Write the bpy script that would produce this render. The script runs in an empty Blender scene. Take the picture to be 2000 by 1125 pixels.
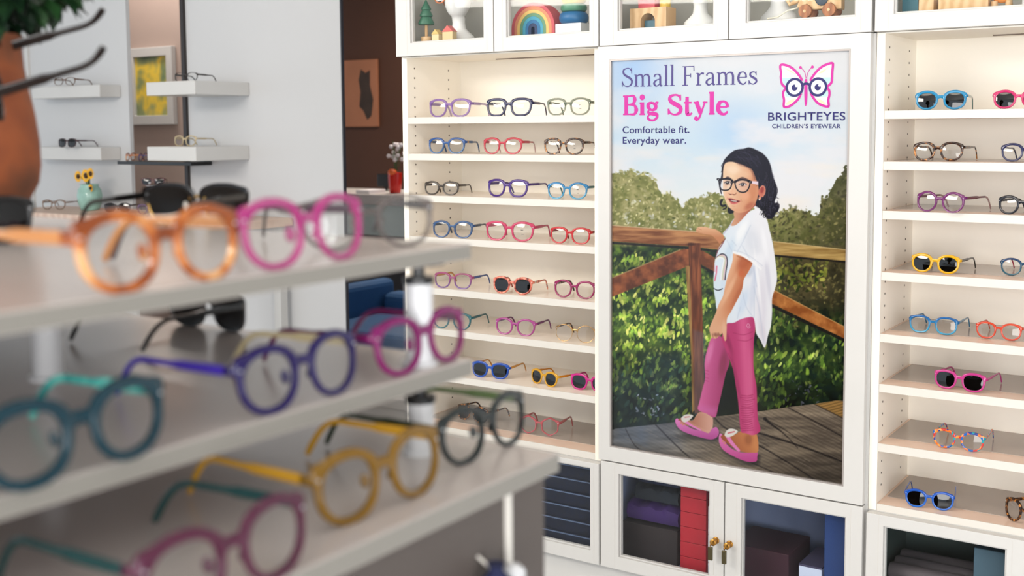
import bpy, bmesh, math, random
import numpy as np
from mathutils import Vector, Matrix
PI = math.pi
random.seed(7)
SC = bpy.context.scene
COL = SC.collection

# ------------------------------------------------------------------ camera
CZ = 1.5
F, YAW, PITCH, ROLL, PX, PY = 2221.03, -0.584856, 0.0833811, -0.00654529, 1030.372, 438.371
FW = np.array([math.sin(YAW)*math.cos(PITCH), math.cos(YAW)*math.cos(PITCH), -math.sin(PITCH)])
_rt = np.array([math.cos(YAW), -math.sin(YAW), 0.0]); _up = np.cross(_rt, FW)
RT = math.cos(ROLL)*_rt + math.sin(ROLL)*_up
UP = -math.sin(ROLL)*_rt + math.cos(ROLL)*_up
cam_d = bpy.data.cameras.new('camera'); cam = bpy.data.objects.new('camera', cam_d); COL.objects.link(cam)
m = Matrix.Identity(4)
for i in range(3):
    m[i][0], m[i][1], m[i][2] = RT[i], UP[i], -FW[i]
m.translation = (0, 0, CZ)
cam.matrix_world = m
cam_d.sensor_width = 36.0
cam_d.lens = 36.0*F/2000.0
cam_d.shift_x = -(PX-1000)/2000.0
cam_d.shift_y = (PY-562.5)/2000.0
cam_d.clip_start = 0.02
cam_d.dof.use_dof = True
cam_d.dof.focus_distance = 2.65
cam_d.dof.aperture_fstop = 4.8
SC.camera = cam

# ------------------------------------------------------------------ world, exposure, lights
SC.view_settings.view_transform = 'Standard'
SC.view_settings.look = 'None'
SC.view_settings.exposure = 0.52
SC.view_settings.gamma = 1.0
SC.view_settings.use_curve_mapping = False
SC.cycles.transparent_max_bounces = 32
SC.cycles.max_bounces = 8
W = bpy.data.worlds.new('daylight'); SC.world = W; W.use_nodes = True
W.node_tree.nodes['Background'].inputs[0].default_value = (0.80, 0.90, 1.0, 1)
W.node_tree.nodes['Background'].inputs[1].default_value = 0.95

def area(name, loc, target, sx, sy, power, col):
    d = bpy.data.lights.new(name, 'AREA'); d.shape = 'RECTANGLE'; d.size = sx; d.size_y = sy
    d.energy = power; d.color = col
    o = bpy.data.objects.new(name, d); COL.objects.link(o); o.location = loc
    o.rotation_euler = (Vector(target)-Vector(loc)).to_track_quat('-Z', 'Y').to_euler()
    return o
WARM = (1.0, 0.87, 0.72); COOL = (0.86, 0.93, 1.0)
area('shop_window_light', (0.9, -3.2, 1.35), (-1.0, 2.5, 1.1), 3.0, 1.7, 86, (1.0, 0.97, 0.94))
area('side_fill_light', (2.1, -0.3, 1.25), (-1.6, 2.5, 1.1), 1.5, 1.7, 47, (0.95, 0.98, 1.0))  # unseen lamp added to brighten the left shelf interiors
area('shelf_fill_light', (-2.9, -0.4, 2.35), (-1.45, 2.5, 1.0), 1.9, 0.4, 38, (1.0, 0.94, 0.86))  # unseen lamp added at the left to fill the shelf bays
area('shelf_fill_light', (-1.05, 0.95, 2.45), (-1.15, 2.5, 1.1), 2.2, 0.25, 7, WARM)  # added lamp, out of view, throwing light into the shelves
area('back_wall_fill_light', (-3.6, 1.6, 2.75), (-4.2, 3.5, 1.3), 1.6, 0.4, 2, (1.0, 0.95, 0.9))  # unseen lamp added for the white back walls
area('niche_fill_light', (-5.0, 3.78, 2.75), (-5.0, 4.0, 0.0), 0.7, 0.2, 8, (1.0, 0.93, 0.86))  # unseen lamp added to lift the dark niche
area('corridor_fill_light', (-4.6, 6.0, 2.75), (-4.6, 6.2, 0), 0.8, 0.3, 30, (1.0, 0.86, 0.74))  # unseen lamp added to brighten the brown corridor wall

# ------------------------------------------------------------------ geometry helpers
def ray(x, y): return FW + (x-PX)/F*RT - (y-PY)/F*UP
def onY(x, y, Y):
    d = ray(x, y); d = d*(Y/d[1]); return Vector((d[0], d[1], d[2]+CZ))
def onZ(x, y, Z):
    d = ray(x, y); d = d*((Z-CZ)/d[2]); return Vector((d[0], d[1], d[2]+CZ))
def px2m(px, p): return px*np.dot(np.array([p[0], p[1], p[2]-CZ]), FW)/F

class MB:
    def __init__(s): s.v = []; s.f = []; s.m = []; s.mi = 0
    def mat(s, i): s.mi = i; return s
    def add(s, vs, fs):
        o = len(s.v); s.v += [tuple(p) for p in vs]
        for f in fs: s.f.append([i+o for i in f]); s.m.append(s.mi)
    def box(s, x0, x1, y0, y1, z0, z1):
        x0, x1 = min(x0, x1), max(x0, x1); y0, y1 = min(y0, y1), max(y0, y1); z0, z1 = min(z0, z1), max(z0, z1)
        s.add([(x0,y0,z0),(x1,y0,z0),(x1,y1,z0),(x0,y1,z0),(x0,y0,z1),(x1,y0,z1),(x1,y1,z1),(x0,y1,z1)],
              [(3,2,1,0),(4,5,6,7),(0,1,5,4),(1,2,6,5),(2,3,7,6),(3,0,4,7)]); return s
    def frame(s, x0, x1, z0, z1, wx0, wx1, wz0, wz1, y0, y1):
        # rectangular board in the xz plane with a rectangular opening
        o = [(x0,z0),(x1,z0),(x1,z1),(x0,z1)]; i = [(wx0,wz0),(wx1,wz0),(wx1,wz1),(wx0,wz1)]
        vs = [(a,y0,b) for a,b in o]+[(a,y0,b) for a,b in i]+[(a,y1,b) for a,b in o]+[(a,y1,b) for a,b in i]
        fs = []
        for k in range(4):
            n = (k+1) % 4
            fs += [(k,n,4+n,4+k), (8+n,8+k,12+k,12+n), (n,k,8+k,8+n), (4+k,4+n,12+n,12+k)]
        s.add(vs, fs); return s
    def lathe(s, prof, c=(0,0,0), n=32, axis='z', cap=True):
        vs = []; fs = []
        for r, h in prof:
            for k in range(n):
                a = 2*PI*k/n; x, y = r*math.cos(a), r*math.sin(a)
                p = {'z': (x,y,h), 'y': (x,h,-y), 'x': (h,x,y)}[axis]
                vs.append((p[0]+c[0], p[1]+c[1], p[2]+c[2]))
        for j in range(len(prof)-1):
            for k in range(n):
                n2 = (k+1) % n
                fs.append((j*n+k, j*n+n2, (j+1)*n+n2, (j+1)*n+k))
        if cap:
            fs.append(tuple(range(n-1, -1, -1))); fs.append(tuple((len(prof)-1)*n+k for k in range(n)))
        s.add(vs, fs); return s
    def sweep(s, path, sect, up=(0,0,1), caps=True):
        # path: points; sect: list (per point) of 2-D cross-sections (side, up)
        P = [Vector(p) for p in path]; n = len(P); vs = []; k = len(sect[0]); upv = Vector(up)
        for i in range(n):
            t = (P[min(i+1,n-1)]-P[max(i-1,0)]).normalized()
            sd = t.cross(upv)
            if sd.length < 1e-5: sd = Vector((1,0,0))
            sd.normalize(); u = sd.cross(t).normalized()
            for a, b in sect[i]: vs.append(P[i]+sd*a+u*b)
        fs = []
        for i in range(n-1):
            for j in range(k):
                j2 = (j+1) % k
                fs.append((i*k+j, i*k+j2, (i+1)*k+j2, (i+1)*k+j))
        if caps: fs.append(tuple(range(k-1,-1,-1))); fs.append(tuple((n-1)*k+j for j in range(k)))
        s.add(vs, fs); return s
    def tube(s, path, r, n=10, up=(0,0,1)):
        rs = r if isinstance(r, (list, tuple)) else [r]*len(path)
        return s.sweep(path, [[(q*math.cos(2*PI*j/n), q*math.sin(2*PI*j/n)) for j in range(n)] for q in rs], up)
    def ball(s, c, rx, ry, rz, n=16, mrings=10):
        vs = []; fs = []
        for i in range(1, mrings):
            ph = PI*i/mrings
            for k in range(n):
                a = 2*PI*k/n
                vs.append((c[0]+rx*math.sin(ph)*math.cos(a), c[1]+ry*math.sin(ph)*math.sin(a), c[2]+rz*math.cos(ph)))
        t = len(vs); vs += [(c[0],c[1],c[2]+rz),(c[0],c[1],c[2]-rz)]
        for i in range(mrings-2):
            for k in range(n):
                k2 = (k+1) % n; fs.append((i*n+k, (i+1)*n+k, (i+1)*n+k2, i*n+k2))
        for k in range(n):
            k2 = (k+1) % n; fs.append((k, k2, t)); fs.append(((mrings-2)*n+k2, (mrings-2)*n+k, t+1))
        s.add(vs, fs); return s
    def prism(s, pts, y0, y1):
        # polygon in xz extruded along y
        n = len(pts); vs = [(a,y0,b) for a,b in pts]+[(a,y1,b) for a,b in pts]
        fs = [tuple(range(n)), tuple(range(2*n-1, n-1, -1))]+[((k+1)%n, k, n+k, n+(k+1)%n) for k in range(n)]
        s.add(vs, fs); return s
    def arc_band(s, c, r0, r1, y0, y1, a0=0, a1=PI, n=24):
        # half-ring prism in xz
        pts = [(c[0]+r1*math.cos(a0+(a1-a0)*k/n), c[1]+r1*math.sin(a0+(a1-a0)*k/n)) for k in range(n+1)]
        pin = [(c[0]+r0*math.cos(a0+(a1-a0)*k/n), c[1]+r0*math.sin(a0+(a1-a0)*k/n)) for k in range(n+1)]
        vs = [(a,y0,b) for a,b in pts]+[(a,y0,b) for a,b in pin]+[(a,y1,b) for a,b in pts]+[(a,y1,b) for a,b in pin]
        N = n+1; fs = []
        for k in range(n):
            fs += [(k,k+1,N+k+1,N+k),(2*N+k+1,2*N+k,3*N+k,3*N+k+1),(k+1,k,2*N+k,2*N+k+1),(N+k,N+k+1,3*N+k+1,3*N+k)]
        fs += [(0,N,3*N,2*N),(N-1,2*N+N-1,3*N+N-1,N+N-1)]
        s.add(vs, fs); return s
    def build(s, name, mats, parent=None, bevel=0.0, smooth=False, seg=2, world=False):
        if world and parent is not None:      # vertices given in world coordinates
            off = Vector((0,0,0)); q = parent
            while q is not None: off += q.location; q = q.parent
            s.v = [(a-off[0], b-off[1], c-off[2]) for a, b, c in s.v]
        me = bpy.data.meshes.new(name); me.from_pydata(s.v, [], s.f)
        if not isinstance(mats, (list, tuple)): mats = [mats]
        for q in mats: me.materials.append(q)
        me.polygons.foreach_set('material_index', s.m)
        bm = bmesh.new(); bm.from_mesh(me)
        bmesh.ops.recalc_face_normals(bm, faces=bm.faces)
        if bevel > 0:
            es = [e for e in bm.edges if len(e.link_faces) == 2 and e.calc_face_angle(0) > 0.6]
            bmesh.ops.bevel(bm, geom=es, offset=bevel, segments=seg, affect='EDGES', profile=0.5, clamp_overlap=True)
        bm.to_mesh(me); bm.free()
        if smooth:
            me.polygons.foreach_set('use_smooth', [True]*len(me.polygons))
            try: me.set_sharp_from_angle(angle=math.radians(50))
            except Exception: pass
        me.update()
        o = bpy.data.objects.new(name, me); COL.objects.link(o)
        if parent is not None: o.parent = parent
        return o

def tag(o, label=None, cat=None, group=None, kind=None):
    if label: o['label'] = label
    if cat: o['category'] = cat
    if group: o['group'] = group
    if kind: o['kind'] = kind
    return o
def thing(name, label, cat, loc=(0,0,0), rotz=0.0, group=None):
    o = bpy.data.objects.new(name, None); COL.objects.link(o); o.empty_display_size = 0.02
    o.location = loc; o.rotation_euler = (0, 0, rotz)
    return tag(o, label, cat, group)
def struct(name, mb, mats, **k): return tag(mb.build(name, mats, **k), kind='structure')

# ------------------------------------------------------------------ materials
def lin(c):
    return tuple((v/255/12.92 if v/255 <= 0.04045 else ((v/255+0.055)/1.055)**2.4) for v in c)
def node_mat(name):
    M = bpy.data.materials.new(name); M.use_nodes = True
    nt = M.node_tree; return M, nt, nt.nodes['Principled BSDF']
def set_alpha(M, b, a):
    b.inputs['Alpha'].default_value = a
def plain(name, rgb, rough=0.5, metal=0.0, bump=0.0, bscale=200, vary=0.0, vscale=6, spec=0.5, alpha=1.0, coat=0.0):
    M, nt, b = node_mat(name); c = lin(rgb)
    b.inputs['Base Color'].default_value = (*c, 1); b.inputs['Roughness'].default_value = rough
    b.inputs['Metallic'].default_value = metal; b.inputs['Specular IOR Level'].default_value = spec
    b.inputs['Coat Weight'].default_value = coat
    if alpha < 1: b.inputs['Alpha'].default_value = alpha
    if vary > 0 or bump > 0:
        tc = nt.nodes.new('ShaderNodeTexCoord'); n = nt.nodes.new('ShaderNodeTexNoise')
        nt.links.new(tc.outputs['Object'], n.inputs['Vector'])
        n.inputs['Scale'].default_value = vscale; n.inputs['Detail'].default_value = 4
        if vary > 0:
            r = nt.nodes.new('ShaderNodeValToRGB')
            r.color_ramp.elements[0].position = 0.3; r.color_ramp.elements[1].position = 0.7
            r.color_ramp.elements[0].color = (*[max(0, v*(1-vary)) for v in c], 1)
            r.color_ramp.elements[1].color = (*[min(1, v*(1+vary)) for v in c], 1)
            nt.links.new(n.outputs['Fac'], r.inputs['Fac']); nt.links.new(r.outputs['Color'], b.inputs['Base Color'])
        if bump > 0:
            n2 = nt.nodes.new('ShaderNodeTexNoise'); n2.inputs['Scale'].default_value = bscale
            nt.links.new(tc.outputs['Object'], n2.inputs['Vector'])
            bp = nt.nodes.new('ShaderNodeBump'); bp.inputs['Strength'].default_value = bump; bp.inputs['Distance'].default_value = 0.002
            nt.links.new(n2.outputs['Fac'], bp.inputs['Height']); nt.links.new(bp.outputs['Normal'], b.inputs['Normal'])
    return M
def ramp_mat(name, cols, scale, rough=0.2, kind='noise', alpha=1.0, sharp=True, stretch=(1,1,1), coat=0.0):
    M, nt, b = node_mat(name)
    tc = nt.nodes.new('ShaderNodeTexCoord'); mp = nt.nodes.new('ShaderNodeMapping'); mp.inputs['Scale'].default_value = stretch
    nt.links.new(tc.outputs['Object'], mp.inputs['Vector'])
    if kind == 'noise':
        n = nt.nodes.new('ShaderNodeTexNoise'); n.inputs['Scale'].default_value = scale; n.inputs['Detail'].default_value = 3; out = n.outputs['Fac']; lo, hi = 0.36, 0.64
    elif kind == 'cells':
        n = nt.nodes.new('ShaderNodeTexVoronoi'); n.inputs['Scale'].default_value = scale
        sp = nt.nodes.new('ShaderNodeSeparateColor'); nt.links.new(n.outputs['Color'], sp.inputs[0]); out = sp.outputs[0]; lo, hi = 0.0, 0.95
    else:
        n = nt.nodes.new('ShaderNodeTexWave'); n.inputs['Scale'].default_value = scale; n.inputs['Distortion'].default_value = 6; n.inputs['Detail'].default_value = 3; out = n.outputs['Fac']; lo, hi = 0.1, 0.9
    nt.links.new(mp.outputs['Vector'], n.inputs['Vector'])
    r = nt.nodes.new('ShaderNodeValToRGB'); r.color_ramp.interpolation = 'CONSTANT' if (sharp and kind == 'cells') else 'LINEAR'
    while len(r.color_ramp.elements) < len(cols): r.color_ramp.elements.new(0.5)
    for i, c in enumerate(cols):
        e = r.color_ramp.elements[i]; e.position = lo+(hi-lo)*i/max(1, len(cols)-(0 if kind == 'cells' else 1)); e.color = (*lin(c), 1)
    nt.links.new(out, r.inputs['Fac']); nt.links.new(r.outputs['Color'], b.inputs['Base Color'])
    b.inputs['Roughness'].default_value = rough; b.inputs['Coat Weight'].default_value = coat
    if alpha < 1: b.inputs['Alpha'].default_value = alpha
    return M
def gradient_mat(name, top, bot, z0, z1, rough=0.2, alpha=1.0):
    M, nt, b = node_mat(name)
    tc = nt.nodes.new('ShaderNodeTexCoord'); sp = nt.nodes.new('ShaderNodeSeparateXYZ'); nt.links.new(tc.outputs['Object'], sp.inputs[0])
    mr = nt.nodes.new('ShaderNodeMapRange'); mr.inputs[1].default_value = z0; mr.inputs[2].default_value = z1
    nt.links.new(sp.outputs['Z'], mr.inputs[0])
    r = nt.nodes.new('ShaderNodeValToRGB'); r.color_ramp.elements[0].color = (*lin(bot), 1); r.color_ramp.elements[1].color = (*lin(top), 1)
    nt.links.new(mr.outputs[0], r.inputs['Fac']); nt.links.new(r.outputs['Color'], b.inputs['Base Color'])
    b.inputs['Roughness'].default_value = rough
    if alpha < 1: b.inputs['Alpha'].default_value = alpha
    return M
def glass_mat(name, tint=(0.96,0.97,0.97), gloss=1.0, rough=0.0, ior=1.5):
    M = bpy.data.materials.new(name); M.use_nodes = True; nt = M.node_tree; nt.nodes.clear()
    o = nt.nodes.new('ShaderNodeOutputMaterial'); mx = nt.nodes.new('ShaderNodeMixShader')
    t = nt.nodes.new('ShaderNodeBsdfTransparent'); t.inputs[0].default_value = (*tint, 1)
    g = nt.nodes.new('ShaderNodeBsdfGlossy'); g.inputs['Roughness'].default_value = rough
    lw = nt.nodes.new('ShaderNodeLayerWeight'); lw.inputs['Blend'].default_value = 0.5
    pw = nt.nodes.new('ShaderNodeMath'); pw.operation = 'POWER'; pw.inputs[1].default_value = 5.0
    ad = nt.nodes.new('ShaderNodeMath'); ad.operation = 'MULTIPLY_ADD'; ad.inputs[1].default_value = 0.95; ad.inputs[2].default_value = 0.045
    nt.links.new(lw.outputs['Facing'], pw.inputs[0]); nt.links.new(pw.outputs[0], ad.inputs[0])
    mm = nt.nodes.new('ShaderNodeMath'); mm.operation = 'MULTIPLY'; mm.inputs[1].default_value = gloss
    nt.links.new(ad.outputs[0], mm.inputs[0]); nt.links.new(mm.outputs[0], mx.inputs[0])
    nt.links.new(t.outputs[0], mx.inputs[1]); nt.links.new(g.outputs[0], mx.inputs[2]); nt.links.new(mx.outputs[0], o.inputs[0])
    return M
M_WHITE = plain('white_lacquer', (203,201,198), 0.35, bump=0.02, bscale=60, vary=0.01)
M_INNER = plain('cream_melamine', (252,245,232), 0.45, vary=0.015, vscale=3)
M_SHELF = plain('shelf_laminate', (236,206,186), 0.25, vary=0.03, vscale=8)  # warm tone stands in for a reflection along the shelf front
M_EDGE = plain('shelf_edging', (214,209,201), 0.4)
M_REFL = plain('reflection_sheet_grey', (166,155,146), 0.18, vary=0.02, vscale=5)  # grey of the added sheet that leaves the warm reflection strip bare
M_HOLE = plain('pin_hole', (70,58,48), 0.9)
M_PANE = glass_mat('cabinet_glass', (0.97,0.98,0.98), 0.35)
M_BRASS = plain('aged_brass', (176,128,62), 0.3, 1.0)
M_BRONZE = plain('dark_bronze', (92,84,60), 0.4, 0.8)
M_STEEL = plain('brushed_steel', (196,198,200), 0.3, 1.0)
M_BLACK = plain('black_plastic', (18,18,20), 0.3)
M_LENS = glass_mat('clear_lens', (0.975,0.975,0.97), 0.65)
M_DARK = glass_mat('dark_sun_lens', (0.055,0.05,0.05), 1.3)
M_LENSRIM = None
# ------------------------------------------------------------------ the poster print (a flat printed picture)
class Canvas:
    # colours of the print, laid out on the picture plane in photo-sized units
    def __init__(s, x0, y0, w, h, k):
        s.x0, s.y0, s.k = x0, y0, k
        s.W, s.H = int(w*k), int(h*k)
        s.X, s.Y = np.meshgrid(x0+(np.arange(s.W)+.5)/k, y0+(np.arange(s.H)+.5)/k)
        s.C = np.zeros((s.H, s.W, 3))
        s.rs = np.random.RandomState(11)
    def noise(s, sx, sy=None, octv=4, seed=0):
        sy = sy or sx; out = np.zeros((s.H, s.W)); amp = 1.0; tot = 0
        for o in range(octv):
            r = np.random.RandomState(seed*17+o); gx, gy = sx/2**o, sy/2**o
            nx, ny = int(s.W/s.k/gx)+3, int(s.H/s.k/gy)+3
            g = r.rand(ny, nx); u = (s.X-s.x0)/gx; v = (s.Y-s.y0)/gy
            i, j = u.astype(int), v.astype(int); a, b = u-i, v-j; a = a*a*(3-2*a); b = b*b*(3-2*b)
            out += amp*((g[j,i]*(1-a)+g[j,i+1]*a)*(1-b)+(g[j+1,i]*(1-a)+g[j+1,i+1]*a)*b); tot += amp; amp *= 0.5
        return out/tot
    def win(s, x0, x1, y0, y1):
        i0 = max(0, int((x0-s.x0)*s.k)-1); i1 = min(s.W, int((x1-s.x0)*s.k)+2)
        j0 = max(0, int((y0-s.y0)*s.k)-1); j1 = min(s.H, int((y1-s.y0)*s.k)+2)
        return slice(j0, max(j0, j1)), slice(i0, max(i0, i1))
    def sdf(s, pts, X, Y):
        P = np.array(pts, float); Q = np.roll(P, -1, 0); d2 = np.full(X.shape, 1e9); ins = np.zeros(X.shape, bool)
        for (ax, ay), (bx, by) in zip(P, Q):
            ex, ey = bx-ax, by-ay; L = ex*ex+ey*ey+1e-9
            t = np.clip(((X-ax)*ex+(Y-ay)*ey)/L, 0, 1)
            d2 = np.minimum(d2, (X-ax-t*ex)**2+(Y-ay-t*ey)**2)
            if ay != by: ins ^= ((ay > Y) != (by > Y)) & (X < ax+(Y-ay)*ex/ey)
        d = np.sqrt(d2); return np.where(ins, -d, d)
    def put(s, w, al, col):
        if callable(col): col = col(s.X[w], s.Y[w])
        col = np.asarray(col, float)
        if col.ndim == 1: col = col[None, None, :]
        s.C[w] = s.C[w]*(1-al[..., None])+col*al[..., None]
    def poly(s, pts, col, soft=0.6, alpha=1.0, smooth=False, clip=None):
        if smooth: pts = s.spline(pts, True)
        P = np.array(pts); m_ = soft+1
        w = s.win(P[:,0].min()-m_, P[:,0].max()+m_, P[:,1].min()-m_, P[:,1].max()+m_)
        if s.C[w].size == 0: return
        d = s.sdf(pts, s.X[w], s.Y[w]); al = alpha*np.clip(0.5-d/(2*soft), 0, 1)
        if clip is not None: al = al*np.clip(0.5-s.sdf(clip, s.X[w], s.Y[w]), 0, 1)
        s.put(w, al, col)
    def line(s, pts, width, col, soft=0.6, alpha=1.0, smooth=True, clip=None):
        if smooth and len(pts) > 2: pts = s.spline(pts, False)
        P = np.array(pts, float); ws = np.interp(np.linspace(0, 1, len(P)), np.linspace(0, 1, len(width)), width) if isinstance(width, (list, tuple)) else np.full(len(P), width)
        m_ = ws.max()+soft+1
        w = s.win(P[:,0].min()-m_, P[:,0].max()+m_, P[:,1].min()-m_, P[:,1].max()+m_)
        X, Y = s.X[w], s.Y[w]
        if X.size == 0: return
        d = np.full(X.shape, 1e9)
        for k in range(len(P)-1):
            ax, ay = P[k]; ex, ey = P[k+1]-P[k]; t = np.clip(((X-ax)*ex+(Y-ay)*ey)/(ex*ex+ey*ey+1e-9), 0, 1)
            d = np.minimum(d, np.hypot(X-ax-t*ex, Y-ay-t*ey)-(ws[k]+(ws[k+1]-ws[k])*t)/2)
        al = alpha*np.clip(0.5-d/(2*soft), 0, 1)
        if clip is not None: al = al*np.clip(0.5-s.sdf(clip, X, Y), 0, 1)
        s.put(w, al, col)
    def blob(s, cx, cy, rx, ry, col, rot=0.0, soft=0.5, alpha=1.0, clip=None):
        R = max(rx, ry)*(1+soft)+1; w = s.win(cx-R, cx+R, cy-R, cy+R); X, Y = s.X[w]-cx, s.Y[w]-cy
        if X.size == 0: return
        c, n = math.cos(rot), math.sin(rot); u, v = (X*c+Y*n)/rx, (-X*n+Y*c)/ry
        r = np.sqrt(u*u+v*v); al = alpha*np.clip((1+soft*.5-r)/max(soft, 0.02), 0, 1)
        al = al*al*(3-2*al)
        if clip is not None: al = al*np.clip(0.5-s.sdf(clip, s.X[w], s.Y[w]), 0, 1)
        s.put(w, al, col)
    @staticmethod
    def spline(pts, closed, n=6):
        P = [np.array(p, float) for p in pts]; N = len(P); out = []
        for i in range(N if closed else N-1):
            g = (lambda q: P[q % N]) if closed else (lambda q: P[min(max(q, 0), N-1)])
            p0, p1, p2, p3 = g(i-1), g(i), g(i+1), g(i+2)
            for k in range(n):
                t = k/n; out.append(0.5*((2*p1)+(p2-p0)*t+(2*p0-5*p1+4*p2-p3)*t*t+(3*p1-p0-3*p2+p3)*t**3))
        if not closed: out.append(P[-1])
        return out
def mixc(a, b, t): 
    t = np.clip(t, 0, 1)[..., None]; return np.array(a, float)*(1-t)+np.array(b, float)*t
def vgrad(a, b, y0, y1): return lambda X, Y: mixc(a, b, (Y-y0)/(y1-y0))
def hgrad(a, b, x0, x1): return lambda X, Y: mixc(a, b, (X-x0)/(x1-x0))

def paint_print():
    c = Canvas(1190, 88, 488, 870, 1.5); X, Y = c.X, c.Y; rg = random.Random(21)
    # sky with thin clouds
    S = mixc((232,235,240), (206,228,246), (Y-110)/170); S = S*(1-np.clip((Y-270)/140, 0, 1)[..., None])+np.array((236,240,240))*np.clip((Y-270)/140, 0, 1)[..., None]
    cl = c.noise(150, 60, 5, 3); cl2 = c.noise(90, 34, 4, 4)
    blue = np.clip(1-np.hypot((X-1235)/110, (Y-130)/110), 0, 1)+0.55*np.clip(1-np.hypot((X-1440)/90, (Y-250)/70), 0, 1)
    S = S*(1-0.75*blue[..., None])+np.array((158,200,250))*0.75*blue[..., None]
    k = np.clip((cl-0.47)*4.5, 0, 1)*0.75; S = S*(1-k[..., None])+np.array((240,238,242))*k[..., None]
    k = np.clip((cl2-0.55)*4, 0, 1)*np.clip((Y-250)/60, 0, 1)*0.6; S = S*(1-k[..., None])+np.array((246,238,230))*k[..., None]
    k = np.clip((X-1500)/160, 0, 1)*np.clip((330-Y)/120, 0, 1)*0.6; S = S*(1-k[..., None])+np.array((228,228,230))*k[..., None]
    c.C[:] = S
    # far trees
    tops = [(1190,345),(1200,338),(1215,334),(1232,330),(1250,335),(1268,340),(1281,350),(1287,374),(1296,382),(1310,376),(1318,384),(1332,402),(1342,394),(1355,386),(1372,380),(1390,378),(1412,384),(1500,418),(1520,416),(1535,405),(1552,401),(1566,408),(1580,412),(1596,418),(1601,410),(1604,388),(1618,384),(1624,366),(1634,352),(1642,336),(1652,329),(1668,327),(1680,326)]
    ty = np.interp(X[0], [p[0] for p in tops], [p[1] for p in tops])
    n1 = c.noise(16, 14, 4, 8); n2 = c.noise(5, 5, 2, 9)
    edge = ty[None, :]+(n1-0.5)*22+(n2-0.5)*14
    al = np.clip((Y-edge)/3.0, 0, 1)
    far = mixc((120,124,66), (172,166,112), (n1-0.3)*2.2); rightdark = np.clip((X-1520)/120, 0, 1)
    far = far*(1-0.42*rightdark[..., None]); far = far*(1-0.25*np.clip((Y-430)/60, 0, 1)[..., None])
    c.C[:] = c.C*(1-al[..., None])+far*al[..., None]
    def dabs(n, xr, yr, cols, r0, r1, asp=0.55, al=(0.35, 0.85), soft=0.8, keep=None, rot=None):
        for _ in range(n):
            x, y = rg.uniform(*xr), rg.uniform(*yr)
            if keep and not keep(x, y): continue
            q = rg.choice(cols); v = rg.uniform(0.85, 1.15); r = rg.uniform(r0, r1)
            c.blob(x, y, r, r*asp, [min(255, e*v) for e in q], rg.uniform(0, PI) if rot is None else rot+rg.uniform(-.5, .5), soft, rg.uniform(*al))
    fy = lambda x: np.interp(x, [p[0] for p in tops], [p[1] for p in tops])
    dabs(1100, (1195,1425), (328,486), [(96,104,50),(124,126,66),(150,150,92),(188,182,128),(206,200,150)], 2, 5, keep=lambda x, y: y > fy(x)-2)
    dabs(60, (1215,1420), (390,470), [(226,228,226),(214,216,206)], 2, 5, keep=lambda x, y: y > fy(x)+14)
    dabs(900, (1495,1672), (328,500), [(62,66,36),(84,84,46),(104,100,60),(136,128,82),(64,62,44)], 2, 5, keep=lambda x, y: y > fy(x)-2)
    # bushes behind the railing
    w = c.win(1190, 1680, 470, 958); n3 = c.noise(40, 34, 4, 12)
    base = mixc((34,50,30), (104,128,50), (n3-0.32)*2.4); rd = np.clip((X-1480)/60, 0, 1)*np.clip((640-Y)/60, 0, 1)
    base = base*(1-rd[..., None])+mixc((62,58,38), (98,88,54), (n3-0.3)*2.2)*rd[..., None]
    dk = np.clip((Y-690)/90, 0, 1); base = base*(1-0.72*dk[..., None])
    al = np.clip((Y-478)/6, 0, 1); c.C[:] = c.C*(1-al[..., None])+base*al[..., None]
    lf = [(132,156,58),(158,172,72),(112,142,48),(88,120,44),(178,184,94),(70,98,40)]
    dkc = [(24,40,26),(34,54,34),(44,62,32),(20,34,30)]
    dabs(500, (1195,1390), (480,640), dkc+lf[2:4], 5, 11, 0.6, (0.3, 0.7))
    dabs(800, (1195,1390), (486,700), lf+dkc[1:3], 2.5, 5.5, 0.5, (0.3, 0.8), 0.8, rot=-1.2)
    for _ in range(46):
        x, y = rg.uniform(1200, 1390), rg.uniform(500, 790); r = rg.uniform(9, 22)
        c.blob(x, y+r*.5, r*1.1, r*.8, rg.choice(dkc), rg.uniform(-.5,.5), 1.0, rg.uniform(.45,.8))
        for q in range(int(r*1.3)):
            a_ = rg.uniform(0, 2*PI); d_ = r*rg.uniform(0.1, 1); v = 1.1-0.35*(math.sin(a_)*d_/r)
            q_ = rg.choice([(150,172,70),(122,150,54),(176,186,92),(104,136,52)]); c.blob(x+d_*math.cos(a_), y-2+d_*math.sin(a_)*.7, rg.uniform(3,6.5), rg.uniform(1.6,2.8), [min(255, e*v) for e in q_], rg.uniform(-2.2,-.7), 0.4, rg.uniform(.6,.95))
    for _ in range(40):
        x, y = rg.uniform(1490, 1660), rg.uniform(620, 780); r = rg.uniform(9, 20)
        c.blob(x, y+r*.5, r*1.2, r*.9, rg.choice(dkc), rg.uniform(-.5,.5), 1.0, rg.uniform(.5,.85))
        for q in range(int(r*(1.1 if y < 720 and x < 1620 else 0.4))):
            a_ = rg.uniform(0, 2*PI); d_ = r*rg.uniform(0.1, 1); v = 1.1-0.35*(math.sin(a_)*d_/r)
            q_ = rg.choice([(140,168,66),(112,144,54),(168,184,88),(90,120,48)]); c.blob(x+d_*math.cos(a_), y-2+d_*math.sin(a_)*.7, rg.uniform(3.5,7.5), rg.uniform(1.8,3.2), [min(255, e*v) for e in q_], rg.uniform(-2.2,-.7), 0.4, rg.uniform(.6,.95))
    dabs(160, (1195,1400), (560,760), [(150,166,64),(176,186,92),(124,150,52),(196,196,110)], 3.5, 7.5, 0.42, (0.5, 0.95), 0.4, rot=-1.35)
    dabs(400, (1195,1400), (690,835), dkc, 5, 11, 0.6, (0.4, 0.8))
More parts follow.
